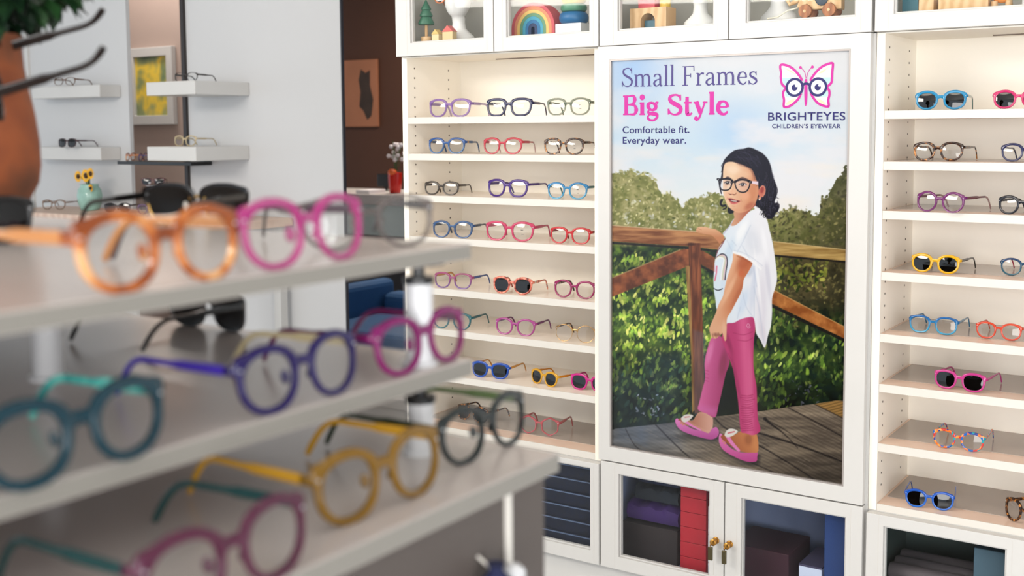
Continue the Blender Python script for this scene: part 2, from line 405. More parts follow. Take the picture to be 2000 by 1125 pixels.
    dabs(170, (1195,1400), (690,822), [(110,140,48),(136,160,60),(70,104,48),(52,84,60)], 4, 8.5, 0.42, (0.5, 0.9), 0.4, rot=-1.3)
    dabs(700, (1490,1672), (500,640), [(64,58,36),(92,84,50),(112,104,62),(52,50,34),(130,122,74)], 2.5, 5.5, 0.5, (0.4, 0.85))
    dabs(120, (1500,1615), (505,570), [(150,156,60),(120,134,48),(40,56,24),(168,166,78)], 3, 7, 0.5, (0.5, 0.9), 0.5)
    dabs(420, (1490,1672), (610,790), dkc, 5, 11, 0.6, (0.4, 0.8))
    dabs(110, (1478,1672), (600,740), [(120,150,54),(150,172,74),(90,122,46),(176,190,100),(70,96,44)], 4, 8.5, 0.42, (0.5, 0.95), 0.4, rot=-1.3, keep=lambda x, y: y > 590+(x-1510)*0.5)
    dabs(90, (1475,1545), (690,800), [(120,148,56),(96,124,48),(60,84,40)], 4, 8, 0.42, (0.5, 0.9), 0.4, rot=-1.2)
    dabs(26, (1240,1300), (770,815), [(210,214,222),(160,172,190)], 1.5, 4, 0.5, (0.5, 0.9), 0.4)
    dabs(20, (1530,1600), (740,790), [(120,120,140),(90,92,110)], 1.5, 4, 0.5, (0.4, 0.8), 0.4)
    big = c.noise(58, 48, 3, 77); md = c.noise(20, 18, 3, 78)
    fct = 0.46+0.60*big+0.36*md+0.34*np.exp(-((Y-640)/70)**2)*np.clip((1410-X)/60, 0, 1)-0.22*np.clip((Y-730)/60, 0, 1)
    al = np.clip((Y-486)/10, 0, 1)[..., None]; c.C[:] = np.clip(c.C*(1-al)+c.C*fct[..., None]*al, 0, 255)
    # plank deck
    deck = [(1185,843),(1203,837),(1280,829),(1321,824),(1395,814),(1494,802),(1539,795),(1590,789),(1633,782),(1670,784),(1685,970),(1185,970)]
    g1 = c.noise(70, 9, 4, 31); g2 = c.noise(60, 60, 3, 32)
    # grain follows the boards, which run down to the right
    u = (X+1.0*(Y-800)*1.6); v = (Y-800)-(X-1500)*0.50
    gr = np.sin(v*0.9+g2*9)*0.5+0.5
    dc = mixc((86,76,66), (150,134,114), (g1-0.25)*1.5+0.25*(gr-0.5))
    lb = np.clip((1400-X)/150, 0, 1)*0.65; dc = dc*(1-lb[..., None])+mixc((82,88,96), (136,146,160), (g1-0.25)*1.7)*lb[..., None]
    dkr = np.clip((Y-850)/110, 0, 1)*np.clip((X-1400)/200, 0, 1); dc = dc*(1-0.42*dkr[..., None])
    al = np.clip(0.5-c.sdf(deck, X, Y), 0, 1); c.C[:] = c.C*(1-al[..., None])+dc*al[..., None]
    c.poly([(1590,789),(1633,782),(1670,786),(1670,828)], lambda X, Y: mixc((118,86,40), (170,126,62), np.sin(Y*1.1+X*0.3)*.5+.5), 1.0, 0.8, clip=deck)
    for p, wd in (([(1539,796),(1600,828),(1660,861)], 2.2), ([(1470,842),(1560,870),(1660,907)], 3.6), ([(1395,815),(1420,838),(1500,880),(1600,942),(1630,962)], 2.4), ([(1280,829),(1344,891),(1400,925)], 2.2),
                  ([(1460,900),(1540,935),(1600,962)], 1.6), ([(1222,838),(1240,870),(1262,885)], 1.4), ([(1590,789),(1665,826)], 1.6)):
        c.line(p, wd, (30,26,26), 1.2, 0.85, clip=deck)
    c.line([(1494,818),(1503,826),(1532,848),(1558,875)], [7, 4, 2, 1], (28,24,24), 1.2, 0.85, clip=deck)
    c.line([(1500,822),(1530,838),(1566,862)], [2, 2, 1], (40,34,30), 1.0, 0.7, clip=deck)
    for _ in range(260):
        x, y = rg.uniform(1200, 1660), rg.uniform(800, 950); L = rg.uniform(8, 34)
        c.line([(x, y), (x+L, y+L*0.5)], rg.uniform(0.5, 1.6), rg.choice([(60,52,46),(168,152,132),(96,84,74)]), 0.8, rg.uniform(0.2, 0.5), False, clip=deck)
    # railing
    wn = c.noise(46, 5, 4, 41); wv = c.noise(5, 50, 4, 42); wd_ = c.noise(14, 14, 3, 43)
    def wood(a, b, fld, gain=2.0): 
        def f(Xw, Yw):
            j = ((Yw-c.y0)*c.k).astype(int).clip(0, c.H-1); i = ((Xw-c.x0)*c.k).astype(int).clip(0, c.W-1)
            return mixc(a, b, (fld[j, i]-0.28)*gain)
        return f
    def beam(pts, a, b, fld, top=None, shade=None):
        c.poly(pts, wood(a, b, fld), 0.8)
        if top: c.line(top[0], top[1], top[2], 0.8, 0.85, False)
        if shade: c.line(shade[0], shade[1], (28,24,22), 0.9, 0.9, False)
    beam([(1190,545),(1328,488),(1346,484),(1346,519),(1190,582)], (96,52,34), (166,96,58), wd_, ([(1190,545),(1328,488)], 2.2, (176,142,98)))
    beam([(1368,487),(1396,503),(1400,534),(1368,516)], (112,62,38), (172,104,62), wd_, None, ([(1366,518),(1400,536)], 5))
    beam([(1190,440),(1366,453),(1414,460),(1414,489),(1344,481),(1190,471)], (120,70,42), (196,140,92), wn, ([(1190,440),(1366,453),(1414,459)], 1.8, (214,186,146)), ([(1190,474),(1344,484)], 4.5))
    c.line([(1368,487),(1414,492)], 4, (28,24,22), 0.9, 0.9, False)
    beam([(1510,471),(1665,489),(1665,511),(1512,497.5)], (140,108,58), (196,164,102), wn, ([(1510,471.5),(1665,489.5)], 1.4, (214,190,140)), ([(1510,499),(1665,513)], 3.6))
    beam([(1505,563),(1520,571),(1662,645),(1662,668),(1505,592)], (140,78,36), (196,128,68), wd_, ([(1510,566),(1662,645)], 1.6, (214,166,104)), ([(1503,595),(1662,671)], 6))
    beam([(1339,519),(1348,519),(1358,800),(1352,806),(1350,700)], (118,84,44), (176,136,80), wv)
    beam([(1345,474),(1368,475),(1373,640),(1376,806),(1357,808),(1350,600)], (94,50,32), (160,92,56), wv, ([(1345,476),(1347,520)], 1.4, (70,38,26)))
    c.blob(1350, 477, 9, 3, (58,32,22), 0, 1, 0.7); c.blob(1356, 500, 6, 8, (84,44,28), 0, 1, 0.6)
    c.poly([(1354,644),(1378,650),(1380,810),(1356,812)], (96,104,134), 3, 0.35)
    # bluish reflections off the poster face, painted into the left half
    c.poly([(1262,690),(1330,690),(1330,870),(1250,860)], (90,116,160), 14, 0.20)
    c.poly([(1203,720),(1250,735),(1262,868),(1203,860)], (80,106,146), 8, 0.22)
    # ---- the girl: feet and sandals
    sk = (206,146,110); skd = (156,92,62); skl = (232,182,146)
    farshoe = [(1318.7,823),(1323,817),(1335,828),(1354,838),(1372,842),(1384,846),(1390,838),(1399,834),(1404,842),(1403,850),(1397,856),(1384,858),(1350,849),(1327,838)]
    c.poly([(p[0]+3, p[1]+6) for p in farshoe], (34,34,40), 4, 0.6, True)
    c.poly([(1366,805),(1390,812),(1392,834),(1386,846),(1372,843),(1352,832),(1336,830),(1324,820),(1340,815),(1352,822)], hgrad((176,112,84), (214,164,146), 1330, 1385), 0.8, 1, True)
    c.poly(farshoe, vgrad((226,130,196), (176,74,146), 822, 858), 0.7, 1, True)
    c.poly([(1325,821),(1338,816),(1352,826),(1380,840),(1388,836),(1390,818),(1368,808),(1352,822)], hgrad((150,86,62), (212,160,142), 1328, 1385), 0.8, 1, True)
    c.line([(1340,824),(1352,832),(1368,840)], [6, 4, 3], (228,132,196), 0.7)
    c.poly([(1330,818),(1336,811),(1345,809),(1354,812),(1346,821),(1336,825)], (222,216,212), 0.8, 1, True); c.line([(1338,815),(1346,814)], 2, (206,120,130), 0.8)
    near = [(1404.5,850),(1410,848),(1420,868),(1436,880),(1452,884),(1478,883),(1479,892),(1477,901),(1460,902),(1436,893),(1414,880),(1405,866)]
    c.poly([(p[0]+4, p[1]+6) for p in near], (26,24,26), 5, 0.65, True)
    c.poly(near, vgrad((226,124,186), (190,70,140), 850, 902), 0.7, 1, True)
    c.poly([(1449,842),(1476,845),(1481,880),(1468,884),(1448,882),(1432,874),(1415,862),(1408,852),(1422,846),(1436,848)], lambda X, Y: mixc((150,78,44), (206,134,84), (X-1412)/60+(Y-866)*-0.01), 0.8, 1, True)
    c.blob(1462, 858, 9, 13, (132,70,44), 0, 1, 0.5)
    c.line([(1420,851),(1430,866),(1443,880)], [7, 7, 5], (226,128,190), 0.7)
    c.poly([(1415,850),(1420,840),(1430,837),(1441,842),(1433,850),(1422,854)], (226,222,216), 0.8, 1, True); c.line([(1422,846),(1434,843)], 2.4, (206,96,110), 0.8)
    for p in ((1330,826),(1334,829),(1412,862),(1416,866)): c.blob(p[0], p[1], 2, 1.4, (210,140,104), 0.5, 0.6)
    # trousers
    farleg = [(1389.6,660),(1404.5,655),(1417,672),(1424.4,707),(1417,732),(1410,765),(1404,790),(1397,815),(1380,808),(1363.4,800),(1366,785),(1372,760),(1377,738),(1376,710),(1380,687)]
    c.poly(farleg, lambda X, Y: mixc((214,104,160), (168,62,112), (X-1380-(Y-660)*-0.12)/42), 0.8, 1, True)
    c.blob(1412, 712, 8, 30, (132,52,78), 0.15, 1, 0.6, clip=farleg); c.blob(1386, 690, 6, 26, (228,134,184), 0.25, 1, 0.6, clip=farleg); c.poly([(1364,790),(1402,798),(1398,816),(1363,802)], (208,110,176), 6, 0.5, clip=farleg)
    for y in (722, 728, 736, 742): c.line([(1374,y),(1384,y+3)], 1.3, (176,66,116), 0.8, 0.8, clip=farleg)
    leg = [(1424,628),(1444,622),(1472,618),(1475,640),(1472,672),(1471.6,714),(1475,740),(1478,759),(1480,814),(1485,836),(1482,845),(1470,850),(1456,846),(1446.8,841),(1443,800),(1441,780),(1436,747),(1431.8,722),(1424,700),(1416,680),(1409.5,660),(1416,640)]
    c.poly(leg, lambda X, Y: mixc((186,58,112), (214,92,142), np.exp(-((X-1452-(Y-640)*0.06)/11)**2)), 0.8, 1, True)
    c.blob(1420, 660, 5, 34, (142,38,82), -0.35, 1, 0.6, clip=leg); c.blob(1466, 740, 5, 90, (224,110,156), -0.04, 1, 0.45, clip=leg); c.blob(1437, 735, 4, 60, (150,40,88), -0.2, 1, 0.5, clip=leg)
    for i in range(17):
        y = 772+i*4.3; c.line([(1446+rg.uniform(0,5), y), (1460, y+rg.uniform(0,2)), (1474-rg.uniform(0,6), y-1)], rg.uniform(1, 1.8), (150,36,84), 0.9, 0.65, clip=leg)
    for p in ([(1432,650),(1452,654),(1470,648)], [(1440,664),(1458,666),(1470,660)], [(1422,690),(1430,706)], [(1428,712),(1434,726)]): c.line(p, 1.4, (150,40,88), 0.9, 0.6, clip=leg)
    c.line([(1458,636),(1461,632),(1464,635),(1461,639),(1458,636),(1462,641),(1466,638)], 1.0, (226,160,190), 0.6)
    # shirt
    shirt = [(1433.6,427),(1424,442),(1412,456),(1417,466),(1408,478),(1402.4,487),(1397,505),(1395,521),(1393.5,545),(1394,564),(1396,578),(1397.6,588),(1400,604),(1416,632),(1421.6,631),(1434,630),(1445.6,624),(1460,620),(1472,621.7),(1477,650.5),(1485,664),(1493.7,679),(1500,656),(1505.7,636),(1508,610),(1508,583),(1514,563),(1517.7,545),(1516,522),(1513,499),(1509,474),(1503,449),(1499,432),(1493.7,420),(1484,409),(1470,410),(1452,420)]
    c.poly(shirt, lambda X, Y: mixc((222,236,248), (240,240,246), (X-1400)/80), 0.8, 1, True)
    for x, y, rx, ry, ro, col, a in ((1472,560,7,60,0.12,(206,214,234),.55),(1488,600,10,70,0.02,(226,222,234),.7),(1500,540,5,50,-0.1,(208,206,222),.6),(1452,590,9,30,0.3,(206,222,244),.6),(1470,470,16,30,-0.3,(214,218,230),.5),(1448,452,8,26,0.5,(250,252,255),.8),(1424,492,8,30,0.35,(200,220,240),.6),(1412,560,6,24,0.1,(210,226,244),.6),(1484,506,14,12,0.2,(246,246,252),.7),(1494,480,5,36,-0.15,(250,250,255),.7),(1490,650,6,24,-0.2,(222,214,226),.7),(1464,530,8,12,0.4,(190,198,218),.6),(1480,545,3,60,-0.12,(252,252,255),.7)):
        c.blob(x, y, rx, ry, col, ro, 1.0, a, clip=shirt)
    for p in ([(1450,480),(1470,520),(1478,560)], [(1466,440),(1452,470),(1440,492)], [(1472,560),(1482,600),(1492,670)], [(1450,570),(1458,600),(1470,618)], [(1430,470),(1438,480)], [(1420,470),(1434,500)], [(1473,520),(1473,620)], [(1446,600),(1440,622)]): c.line(p, 1.4, (190,200,222), 1.2, 0.6, clip=shirt)
    c.line([(1434,428),(1424,443),(1413,457)], 2.0, (190,184,206), 0.8, 0.9)
    # printed rainbow drawing on the shirt
    for d, col in ((0, (52,44,58)), (3, (226,190,190)), (5.5, (208,214,186)), (8, (244,246,248))):
        c.line([(1398,505+d*.4),(1404,499+d*.5),(1411,496+d),(1418-d*.5,500+d),(1420.5-d,512+d*.3),(1418-d,528),(1416-d,546)], 2.6 if d else 2.2, col, 0.6, 0.95, clip=shirt)
    c.line([(1400,520),(1399,534),(1396,548)], 2.6, (226,110,140), 0.7, 0.9, clip=shirt); c.line([(1395,516),(1396,530)], 2.0, (228,150,170), 0.8, 0.8, clip=shirt)
    c.line([(1394,563),(1402,567),(1411,564)], 1.8, (40,38,50), 0.6); c.line([(1416,466),(1410,478),(1402,490),(1398,502)], 1.6, (120,50,60), 0.7, 0.9)
    # far arm on the rail
    arm2 = [(1359,451),(1361,446),(1366,443),(1376,443),(1388,446),(1397.6,448),(1407,454),(1414,462),(1411,469),(1406,476),(1399,468),(1390.4,460),(1380,458),(1371,456),(1362,454)]
    c.poly(arm2, lambda X, Y: mixc((232,182,142), (198,132,92), (Y-444)/20), 0.7, 1, True)
    for p in ([(1360,450),(1366,452)], [(1363,446),(1370,449)]): c.line(p, 0.9, (180,116,80), 0.6, 0.8)
    # near arm and hand
    arm = [(1433,494),(1446,498),(1459,506),(1468,511),(1469,517),(1461,532),(1453,545),(1451,556),(1449,566),(1443,580),(1436,593),(1427,610),(1420,622),(1419.5,640),(1419,655),(1418.5,663),(1416,666),(1413.5,660),(1411,651),(1408,654),(1404,657),(1399,661),(1394,661),(1389,657.7),(1386.5,650),(1385.6,641),(1391,627),(1397.6,612),(1404,594),(1412,578.5),(1416,560),(1421,540),(1427,522),(1431,508)]
    c.poly(arm, lambda X, Y: mixc(mixc((232,178,140), (196,112,70), (X-1400-(600-Y)*0.34)/34), (226,172,136), np.clip((Y-600)/40, 0, 1)), 0.8, 1, True)
    c.blob(1453, 512, 12, 22, (176,86,48), 0.5, 1, 0.65, clip=arm); c.blob(1448, 534, 7, 8, (206,92,48), 0, 1, 0.5, clip=arm); c.blob(1424, 566, 5, 34, (240,190,152), 0.45, 1, 0.6, clip=arm); c.blob(1444, 572, 5, 26, (180,104,66), 0.5, 1, 0.6, clip=arm)
    for p in ([(1391,652),(1393,659)], [(1397,651),(1399,660)], [(1403,650),(1406,657)]): c.line(p, 1.1, (150,92,70), 0.7, 0.85)
    c.blob(1400, 654, 9, 4, (150,96,80), 0.1, 1, 0.7, clip=arm); c.blob(1414, 640, 4, 16, (236,190,160), 0, 1, 0.5, clip=arm)
    sl = [(1450,424),(1440,450),(1436,470),(1432,490),(1434,495),(1450,500),(1468,511),(1480,521),(1486,526),(1492,520),(1496,512)]
    c.line([(1432.5,493),(1450,499),(1468,510),(1486,525)], 4.0, (250,250,252), 0.8, 0.95); c.line([(1434,489),(1452,494),(1470,504),(1489,519)], 1.0, (196,202,220), 0.8, 0.8)
    c.line([(1440,500),(1458,508),(1470,516)], 2.0, (150,78,48), 1.2, 0.6, clip=arm)
    # hair behind, neck, face
    hair = [(1412.5,350),(1410,341),(1409.5,331),(1412,319),(1415,312),(1419,307),(1426,300),(1434,294),(1443,291.5),(1452.5,290.5),(1461.6,288),(1470,289.5),(1477,292.7),(1484,296),(1490,300),(1497,307),(1502,315),(1505,323),(1507,331),(1509,342.5),(1512,350),(1515,358),(1517.5,368),(1517.5,377),(1516,385),(1513,395),(1519,399),(1521.5,405),(1519,413),(1514,417),(1512,423),(1506,427),(1499,427),(1495,420),(1489,412),(1484,407),(1476,402),(1470,390),(1440,380),(1420,370)]
    c.poly(hair, (27,22,36), 0.9, 1, True)
    c.line([(1411,340),(1408.5,352),(1406,364),(1409,378)], [3.5, 3, 2], (30,24,36), 0.7)
    c.line([(1410,391),(1407.5,397),(1411,402),(1417,401),(1418,406),(1412,409)], [4.5, 4, 1.6], (24,20,30), 0.7)
    c.poly([(1424,404),(1434,411),(1432,416),(1424,417),(1421,411)], (22,18,28), 0.8, 1, True)
    c.poly([(1433.6,413),(1434,426),(1428,440),(1436,440),(1446,432),(1456,421),(1468,408),(1476,400),(1472,390),(1450,400)], lambda X, Y: mixc((214,160,126), (168,84,66), (X-1434)/34), 0.8, 1, True)
    face = [(1414.5,322),(1420,317),(1430,316),(1441,319),(1452.5,323),(1461,327),(1468,331),(1472,338),(1475,345.5),(1478,353),(1480.5,361),(1482,374),(1480,385),(1476.7,394),(1470.6,404),(1463,410),(1455.5,413.5),(1447,415.5),(1440,415),(1432,411.5),(1425,406),(1420,399),(1416,390),(1413.5,382),(1412,374),(1411.8,360),(1412,345),(1412.5,333)]
    c.poly(face, lambda X, Y: mixc((242,206,172), (216,150,112), (X-1430)/46+(Y-345)/170), 0.8, 1, True)
    for x, y, rx, ry, ro, col, a in ((1432,332,14,8,0.1,(250,222,194),.7),(1452,340,16,8,0.2,(240,200,166),.5),(1470,376,9,22,0.15,(206,134,96),.55),(1456,382,10,9,0.2,(240,176,140),.6),(1420,382,5,9,0,(238,178,146),.6),(1464,402,12,6,-0.6,(176,96,72),.6),(1436,410,9,4,0.1,(222,160,124),.5),(1473,350,4,14,-0.2,(196,126,92),.5),(1418,358,4,10,0,(214,158,128),.5)):
        c.blob(x, y, rx, ry, col, ro, 1.0, a, clip=face)
    # fringe and hairline
    fringe = [(1413,322),(1420,313),(1431,309),(1440,312),(1450,317),(1460,322),(1468,328),(1474,340),(1478,352),(1482,362),(1486,350),(1490,330),(1480,304),(1460,292),(1440,294),(1424,303),(1414,314)]
    c.poly(fringe, (30,25,40), 1.2, 1, True)
    c.line([(1438,317),(1446,322),(1456,325),(1466,331),(1471,340),(1475,350)], 3.0, (96,58,56), 1.6, 0.45)
    for i in range(110):
        a0 = rg.uniform(-0.2, 1.0); x = 1418+a0*70; y = 312-26*math.sin(max(0, a0)*2.6)+rg.uniform(0, 24); L = rg.uniform(8, 22)
        c.line([(x, y), (x+L*.7, y+L*.25), (x+L*1.1, y+L*.8)], rg.uniform(0.5, 1.2), rg.choice([(58,54,78),(44,40,62),(14,10,20),(76,74,96)]), 0.7, rg.uniform(0.25, 0.6), clip=fringe)
    for i in range(90):
        x = rg.uniform(1480, 1512); y = rg.uniform(330, 400); L = rg.uniform(8, 20)
        c.line([(x, y), (x+rg.uniform(0, 4), y+L*.5), (x+rg.uniform(-4, 4), y+L)], rg.uniform(0.6, 1.3), rg.choice([(60,56,76),(12,9,16),(40,36,54),(88,84,100)]), 0.7, rg.uniform(0.3, 0.7))
    for i in range(26):
        x = rg.uniform(1484, 1518); y = rg.uniform(385, 424); r = rg.uniform(2, 5); a0 = rg.uniform(0, 6)
        c.line([(x+r*math.cos(a0+q*.7), y+r*math.sin(a0+q*.7)) for q in range(6)], rg.uniform(0.8, 1.8), rg.choice([(20,16,24),(14,10,16),(66,62,76)]), 0.6, 0.85)
    for p in ([(1515,360),(1519,372),(1516,384),(1521,388)], [(1516,398),(1522,404),(1519,412),(1524,418)], [(1510,420),(1514,427)], [(1413,318),(1409,324),(1412,330),(1408.5,336)]): c.line(p, 1.2, (30,25,36), 0.6, 0.8)
    # ear
    c.blob(1488, 374, 6.5, 11.5, (206,118,96), 0.2, 0.25); c.blob(1488.5, 371, 3.6, 7, (160,66,62), 0.2, 0.8, 0.85); c.line([(1485,366),(1490,363),(1494,367),(1494,376),(1490,384)], 1.6, (226,150,126), 0.7); c.blob(1484, 387, 2.6, 3.6, (214,146,120), 0.2, 0.4); c.blob(1483, 389.5, 1.3, 1.8, (240,232,224), 0, 0.4)
    # eyes, brows, nose, mouth
    c.line([(1416,349),(1421,346.2),(1427,348.5)], [1.5, 3.0, 1.5], (56,38,44), 0.9, 0.85); c.line([(1440,351),(1450,347.4),(1461,351)], [1.5, 3.2, 1.4], (62,40,44), 0.9, 0.85)
    for cx, cy, w_ in ((1421,357,6.2), (1450.5,360.5,7.0)):
        c.poly([(cx-w_,cy+.5),(cx-w_*.4,cy-2.4),(cx+w_*.4,cy-2.6),(cx+w_,cy+.4),(cx+w_*.3,cy+2.4),(cx-w_*.4,cy+2.2)], (226,214,210), 0.6, 1, True)
        c.blob(cx-0.4, cy, 3.6, 3.4, (24,16,18), 0, 0.3); c.blob(cx-1.2, cy-1.0, 0.8, 0.8, (250,250,250), 0, 0.4)
        c.line([(cx-w_,cy+.2),(cx-w_*.3,cy-2.8),(cx+w_*.5,cy-2.8),(cx+w_*1.05,cy+.6)], 1.4, (40,26,30), 0.6, 0.95)
        c.line([(cx-w_*.7,cy+3.6),(cx,cy+4.2),(cx+w_*.8,cy+3.2)], 1.0, (170,108,84), 0.9, 0.5)
    c.line([(1433,360),(1431.5,370),(1429,376)], 2.2, (222,166,130), 1.4, 0.6); c.blob(1430, 375, 6, 4.2, (240,186,152), 0, 0.9, 0.7); c.line([(1423.5,377.5),(1426,380),(1430,379.5),(1435,380.5),(1438,377)], 1.5, (150,80,60), 0.8, 0.8); c.blob(1426.5, 379.5, 1.4, 0.8, (96,44,38), 0, 0.5, 0.9); c.blob(1433.5, 380, 1.6, 0.8, (96,44,38), 0, 0.5, 0.9)
    c.poly([(1422,388),(1428,387),(1433,389),(1440,391),(1446,393),(1440,396.5),(1433,399),(1427,396)], (188,84,84), 0.7, 1, True)
    c.poly([(1423,389),(1430,389.6),(1438,391.6),(1445,393),(1437,394.8),(1429,393.8)], (76,26,30), 0.5, 1, True); c.line([(1428,391.4),(1433,392.4),(1438,393)], 2.0, (236,226,216), 0.5, 0.9)
    c.line([(1428,397),(1434,398),(1440,396)], 2.2, (222,126,118), 0.8, 0.85); c.line([(1430,402.5),(1435,403)], 1.6, (206,140,108), 1.0, 0.6)
    c.line([(1421,386),(1419,390)], 1.0, (190,120,92), 0.8, 0.6); c.line([(1447,389),(1449,394)], 1.2, (190,120,92), 0.9, 0.6)
    # her spectacles
    gc = (20,16,28)
    l1 = [(1404,351),(1412,349.5),(1422,349.5),(1430,352),(1429,360),(1426,368),(1419,371.5),(1410,370.5),(1406,364)]
    l2 = [(1435,354.5),(1447,351),(1458,352),(1464.5,354),(1463.5,364),(1459,372.5),(1452,375.5),(1443,373.5),(1437,365)]
    for l in (l1, l2):
        c.poly(l, (226,220,236), 0.8, 0.20, True); P = c.spline(l+[l[0]], False); c.line(P, 2.4, gc, 0.5, 1, False); c.line([l[0], l[1], l[2], l[3]], 3.2, gc, 0.6)
    c.line([(1429,354),(1433,355.5),(1437,355.5)], 3.4, gc, 0.5); c.line([(1402,350),(1407,351)], 4.4, gc, 0.5); c.line([(1462,354),(1468,356)], 4.6, gc, 0.5)
    c.poly([(1468.5,353.5),(1481,354.5),(1481,361),(1468.5,358.5)], (232,212,224), 0.6); c.blob(1465, 355.5, 1.2, 0.9, (220,220,226), 0, 0.3); c.blob(1403, 351, 1.0, 0.9, (220,220,226), 0, 0.3)
    return c

# lettering: sans letters from the built-in font, serif letters drawn stroke by stroke
def ribbon(mb, pts, w, y, n=8):
    P = Canvas.spline(pts, False, n) if len(pts) > 2 else [np.array(p, float) for p in pts]
    P = np.array(P); ws = np.interp(np.linspace(0, 1, len(P)), np.linspace(0, 1, len(w)), w) if isinstance(w, (list, tuple)) else np.full(len(P), w)
    vs = []; fs = []
    for i in range(len(P)):
        t = P[min(i+1, len(P)-1)]-P[max(i-1, 0)]; L = math.hypot(*t) or 1; nx, nz = -t[1]/L, t[0]/L
        vs += [(P[i][0]+nx*ws[i]/2, y, P[i][1]+nz*ws[i]/2), (P[i][0]-nx*ws[i]/2, y, P[i][1]-nz*ws[i]/2)]
    for i in range(len(P)-1): fs.append((2*i, 2*i+1, 2*i+3, 2*i+2))
    mb.add(vs, fs)
def disc(mb, cx, cz, r, y, n=28): mb.add([(cx+r*math.cos(2*PI*k/n), y, cz+r*math.sin(2*PI*k/n)) for k in range(n)], [tuple(range(n))])
def serif_glyph(ch, st, hl):
    xh = 0.64; sv = hl*1.05
    def foot(x, z, l): return ([(x-l, z), (x+l, z)], sv)
    L = []
    if ch == 'S': return [([(.55,.82),(.47,.945),(.31,.975),(.13,.90),(.10,.76),(.18,.63),(.34,.53),(.50,.43),(.585,.30),(.55,.13),(.41,.03),(.26,.025),(.12,.10),(.06,.24)], [hl,hl*1.3,hl*1.2,st*.75,st*.9,st,st*1.05,st*1.05,st,st*.85,hl*1.4,hl*1.1,hl*1.2,hl]), ([(.56,.99),(.57,.70)], hl*1.2), ([(.045,.02),(.04,.31)], hl*1.2)], .66
    if ch == 'm':
        for x in (.14, .50, .86): L += [([(x,0),(x,xh*(.97 if x == .14 else .72))], st), foot(x, sv/2, .13)]
        L += [([(.03,xh-sv/2),(.14,xh-sv/2)], sv)]
        for x in (.14, .50): L += [([(x+.01,xh*.72),(x+.08,xh*.90),(x+.19,xh*.97),(x+.30,xh*.92),(x+.36,xh*.70)], [hl,hl*1.2,hl*1.8,st*.9,st])]
        return L, 1.02
    if ch == 'a': return [([(.09,xh*.76),(.13,xh*.92),(.26,xh*.97),(.38,xh*.90),(.415,xh*.70)], [st*.9,hl*1.5,hl*1.2,st*.8,st]), ([(.415,xh*.72),(.415,.14),(.45,.03),(.53,.04)], [st,st,st*.8,hl]), ([(.41,xh*.58),(.28,xh*.54),(.13,xh*.40),(.08,.14),(.17,.02),(.29,.04),(.41,.15)], [hl,hl*1.2,st*.8,st,st*.7,hl*1.2,hl])], .55
    if ch == 'l': return [([(.15,0),(.15,1.10)], st), ([(.03,1.10-sv/2),(.15,1.10-sv/2)], sv), foot(.15, sv/2, .13)], .30
    if ch == 'i': return [([(.15,0),(.15,xh)], st), ([(.03,xh-sv/2),(.15,xh-sv/2)], sv), foot(.15, sv/2, .13), ('dot', .15, .88, st*.62)], .30
    if ch == 'F': return [([(.17,0),(.17,1)], st), foot(.17, sv/2, .15), ([(.03,1-sv/2),(.64,1-sv/2)], sv), ([(.635,1.0),(.64,.74)], hl*1.2), ([(.17,.52),(.46,.52)], sv), ([(.46,.62),(.46,.42)], hl*1.2)], .70
    if ch == 'r': return [([(.14,0),(.14,xh*.97)], st), ([(.03,xh-sv/2),(.14,xh-sv/2)], sv), foot(.15, sv/2, .14), ([(.15,xh*.62),(.22,xh*.86),(.34,xh*.96),(.42,xh*.90)], [hl,hl*1.4,st*.8,st*.9])], .45
    if ch == 'e': return [([(.09,xh*.56),(.46,xh*.56)], hl), ([(.465,xh*.54),(.45,xh*.80),(.36,xh*.95),(.26,xh*.975),(.13,xh*.86),(.075,xh*.5),(.13,.13),(.28,.02),(.40,.05),(.48,.16)], [st*.9,st*.7,hl*1.4,hl*1.3,st*.9,st*1.05,st*.95,st*.6,hl*1.5,hl])], .54
    if ch == 's': return [([(.38,xh*.82),(.33,xh*.93),(.22,xh*.96),(.10,xh*.86),(.11,xh*.68),(.24,xh*.53),(.37,xh*.40),(.40,xh*.20),(.30,xh*.05),(.20,xh*.03),(.09,xh*.12),(.05,xh*.26)], [hl,hl*1.2,hl*1.4,st*.75,st*.9,st,st,st*.8,hl*1.5,hl*1.2,hl*1.2,hl]), ([(.385,xh),(.39,xh*.70)], hl*1.1), ([(.04,0),(.035,xh*.32)], hl*1.1)], .47
    if ch == 'B': return [([(.17,0),(.17,1)], st), ([(.02,1-sv/2),(.34,1-sv/2)], sv), ([(.02,sv/2),(.38,sv/2)], sv), ([(.17,.53),(.38,.53)], sv), ([(.32,1-sv/2),(.50,.96),(.57,.78),(.50,.58),(.34,.53)], [sv,st*.6,st,st*.6,sv]), ([(.34,.53),(.56,.48),(.64,.27),(.56,.06),(.34,sv/2)], [sv,st*.6,st*1.05,st*.6,sv])], .72
    if ch == 'g': return [([(.26,xh*.97),(.10,xh*.86),(.085,xh*.62),(.24,xh*.38),(.40,xh*.50),(.42,xh*.76),(.26,xh*.97)], [hl*1.3,st*.8,st*.9,hl*1.3,st*.85,st*.85,hl*1.3]), ([(.14,xh*.42),(.08,xh*.26),(.14,xh*.13),(.32,xh*.10),(.47,.02),(.48,-.12),(.34,-.25),(.16,-.24),(.06,-.13),(.12,.02)], [hl,hl*1.5,st*.7,st*.9,st*.85,st*.6,hl*1.4,hl*1.5,hl*1.6,hl]), ([(.38,xh*.86),(.46,xh*.97),(.54,xh*.93)], [hl,hl*1.2,st*.6])], .57
    if ch == 't': return [([(.16,.88),(.16,.16),(.20,.03),(.30,.02),(.38,.10)], [st*.8,st,st*.9,hl*1.4,hl]), ([(.02,xh-sv/2),(.36,xh-sv/2)], sv)], .41
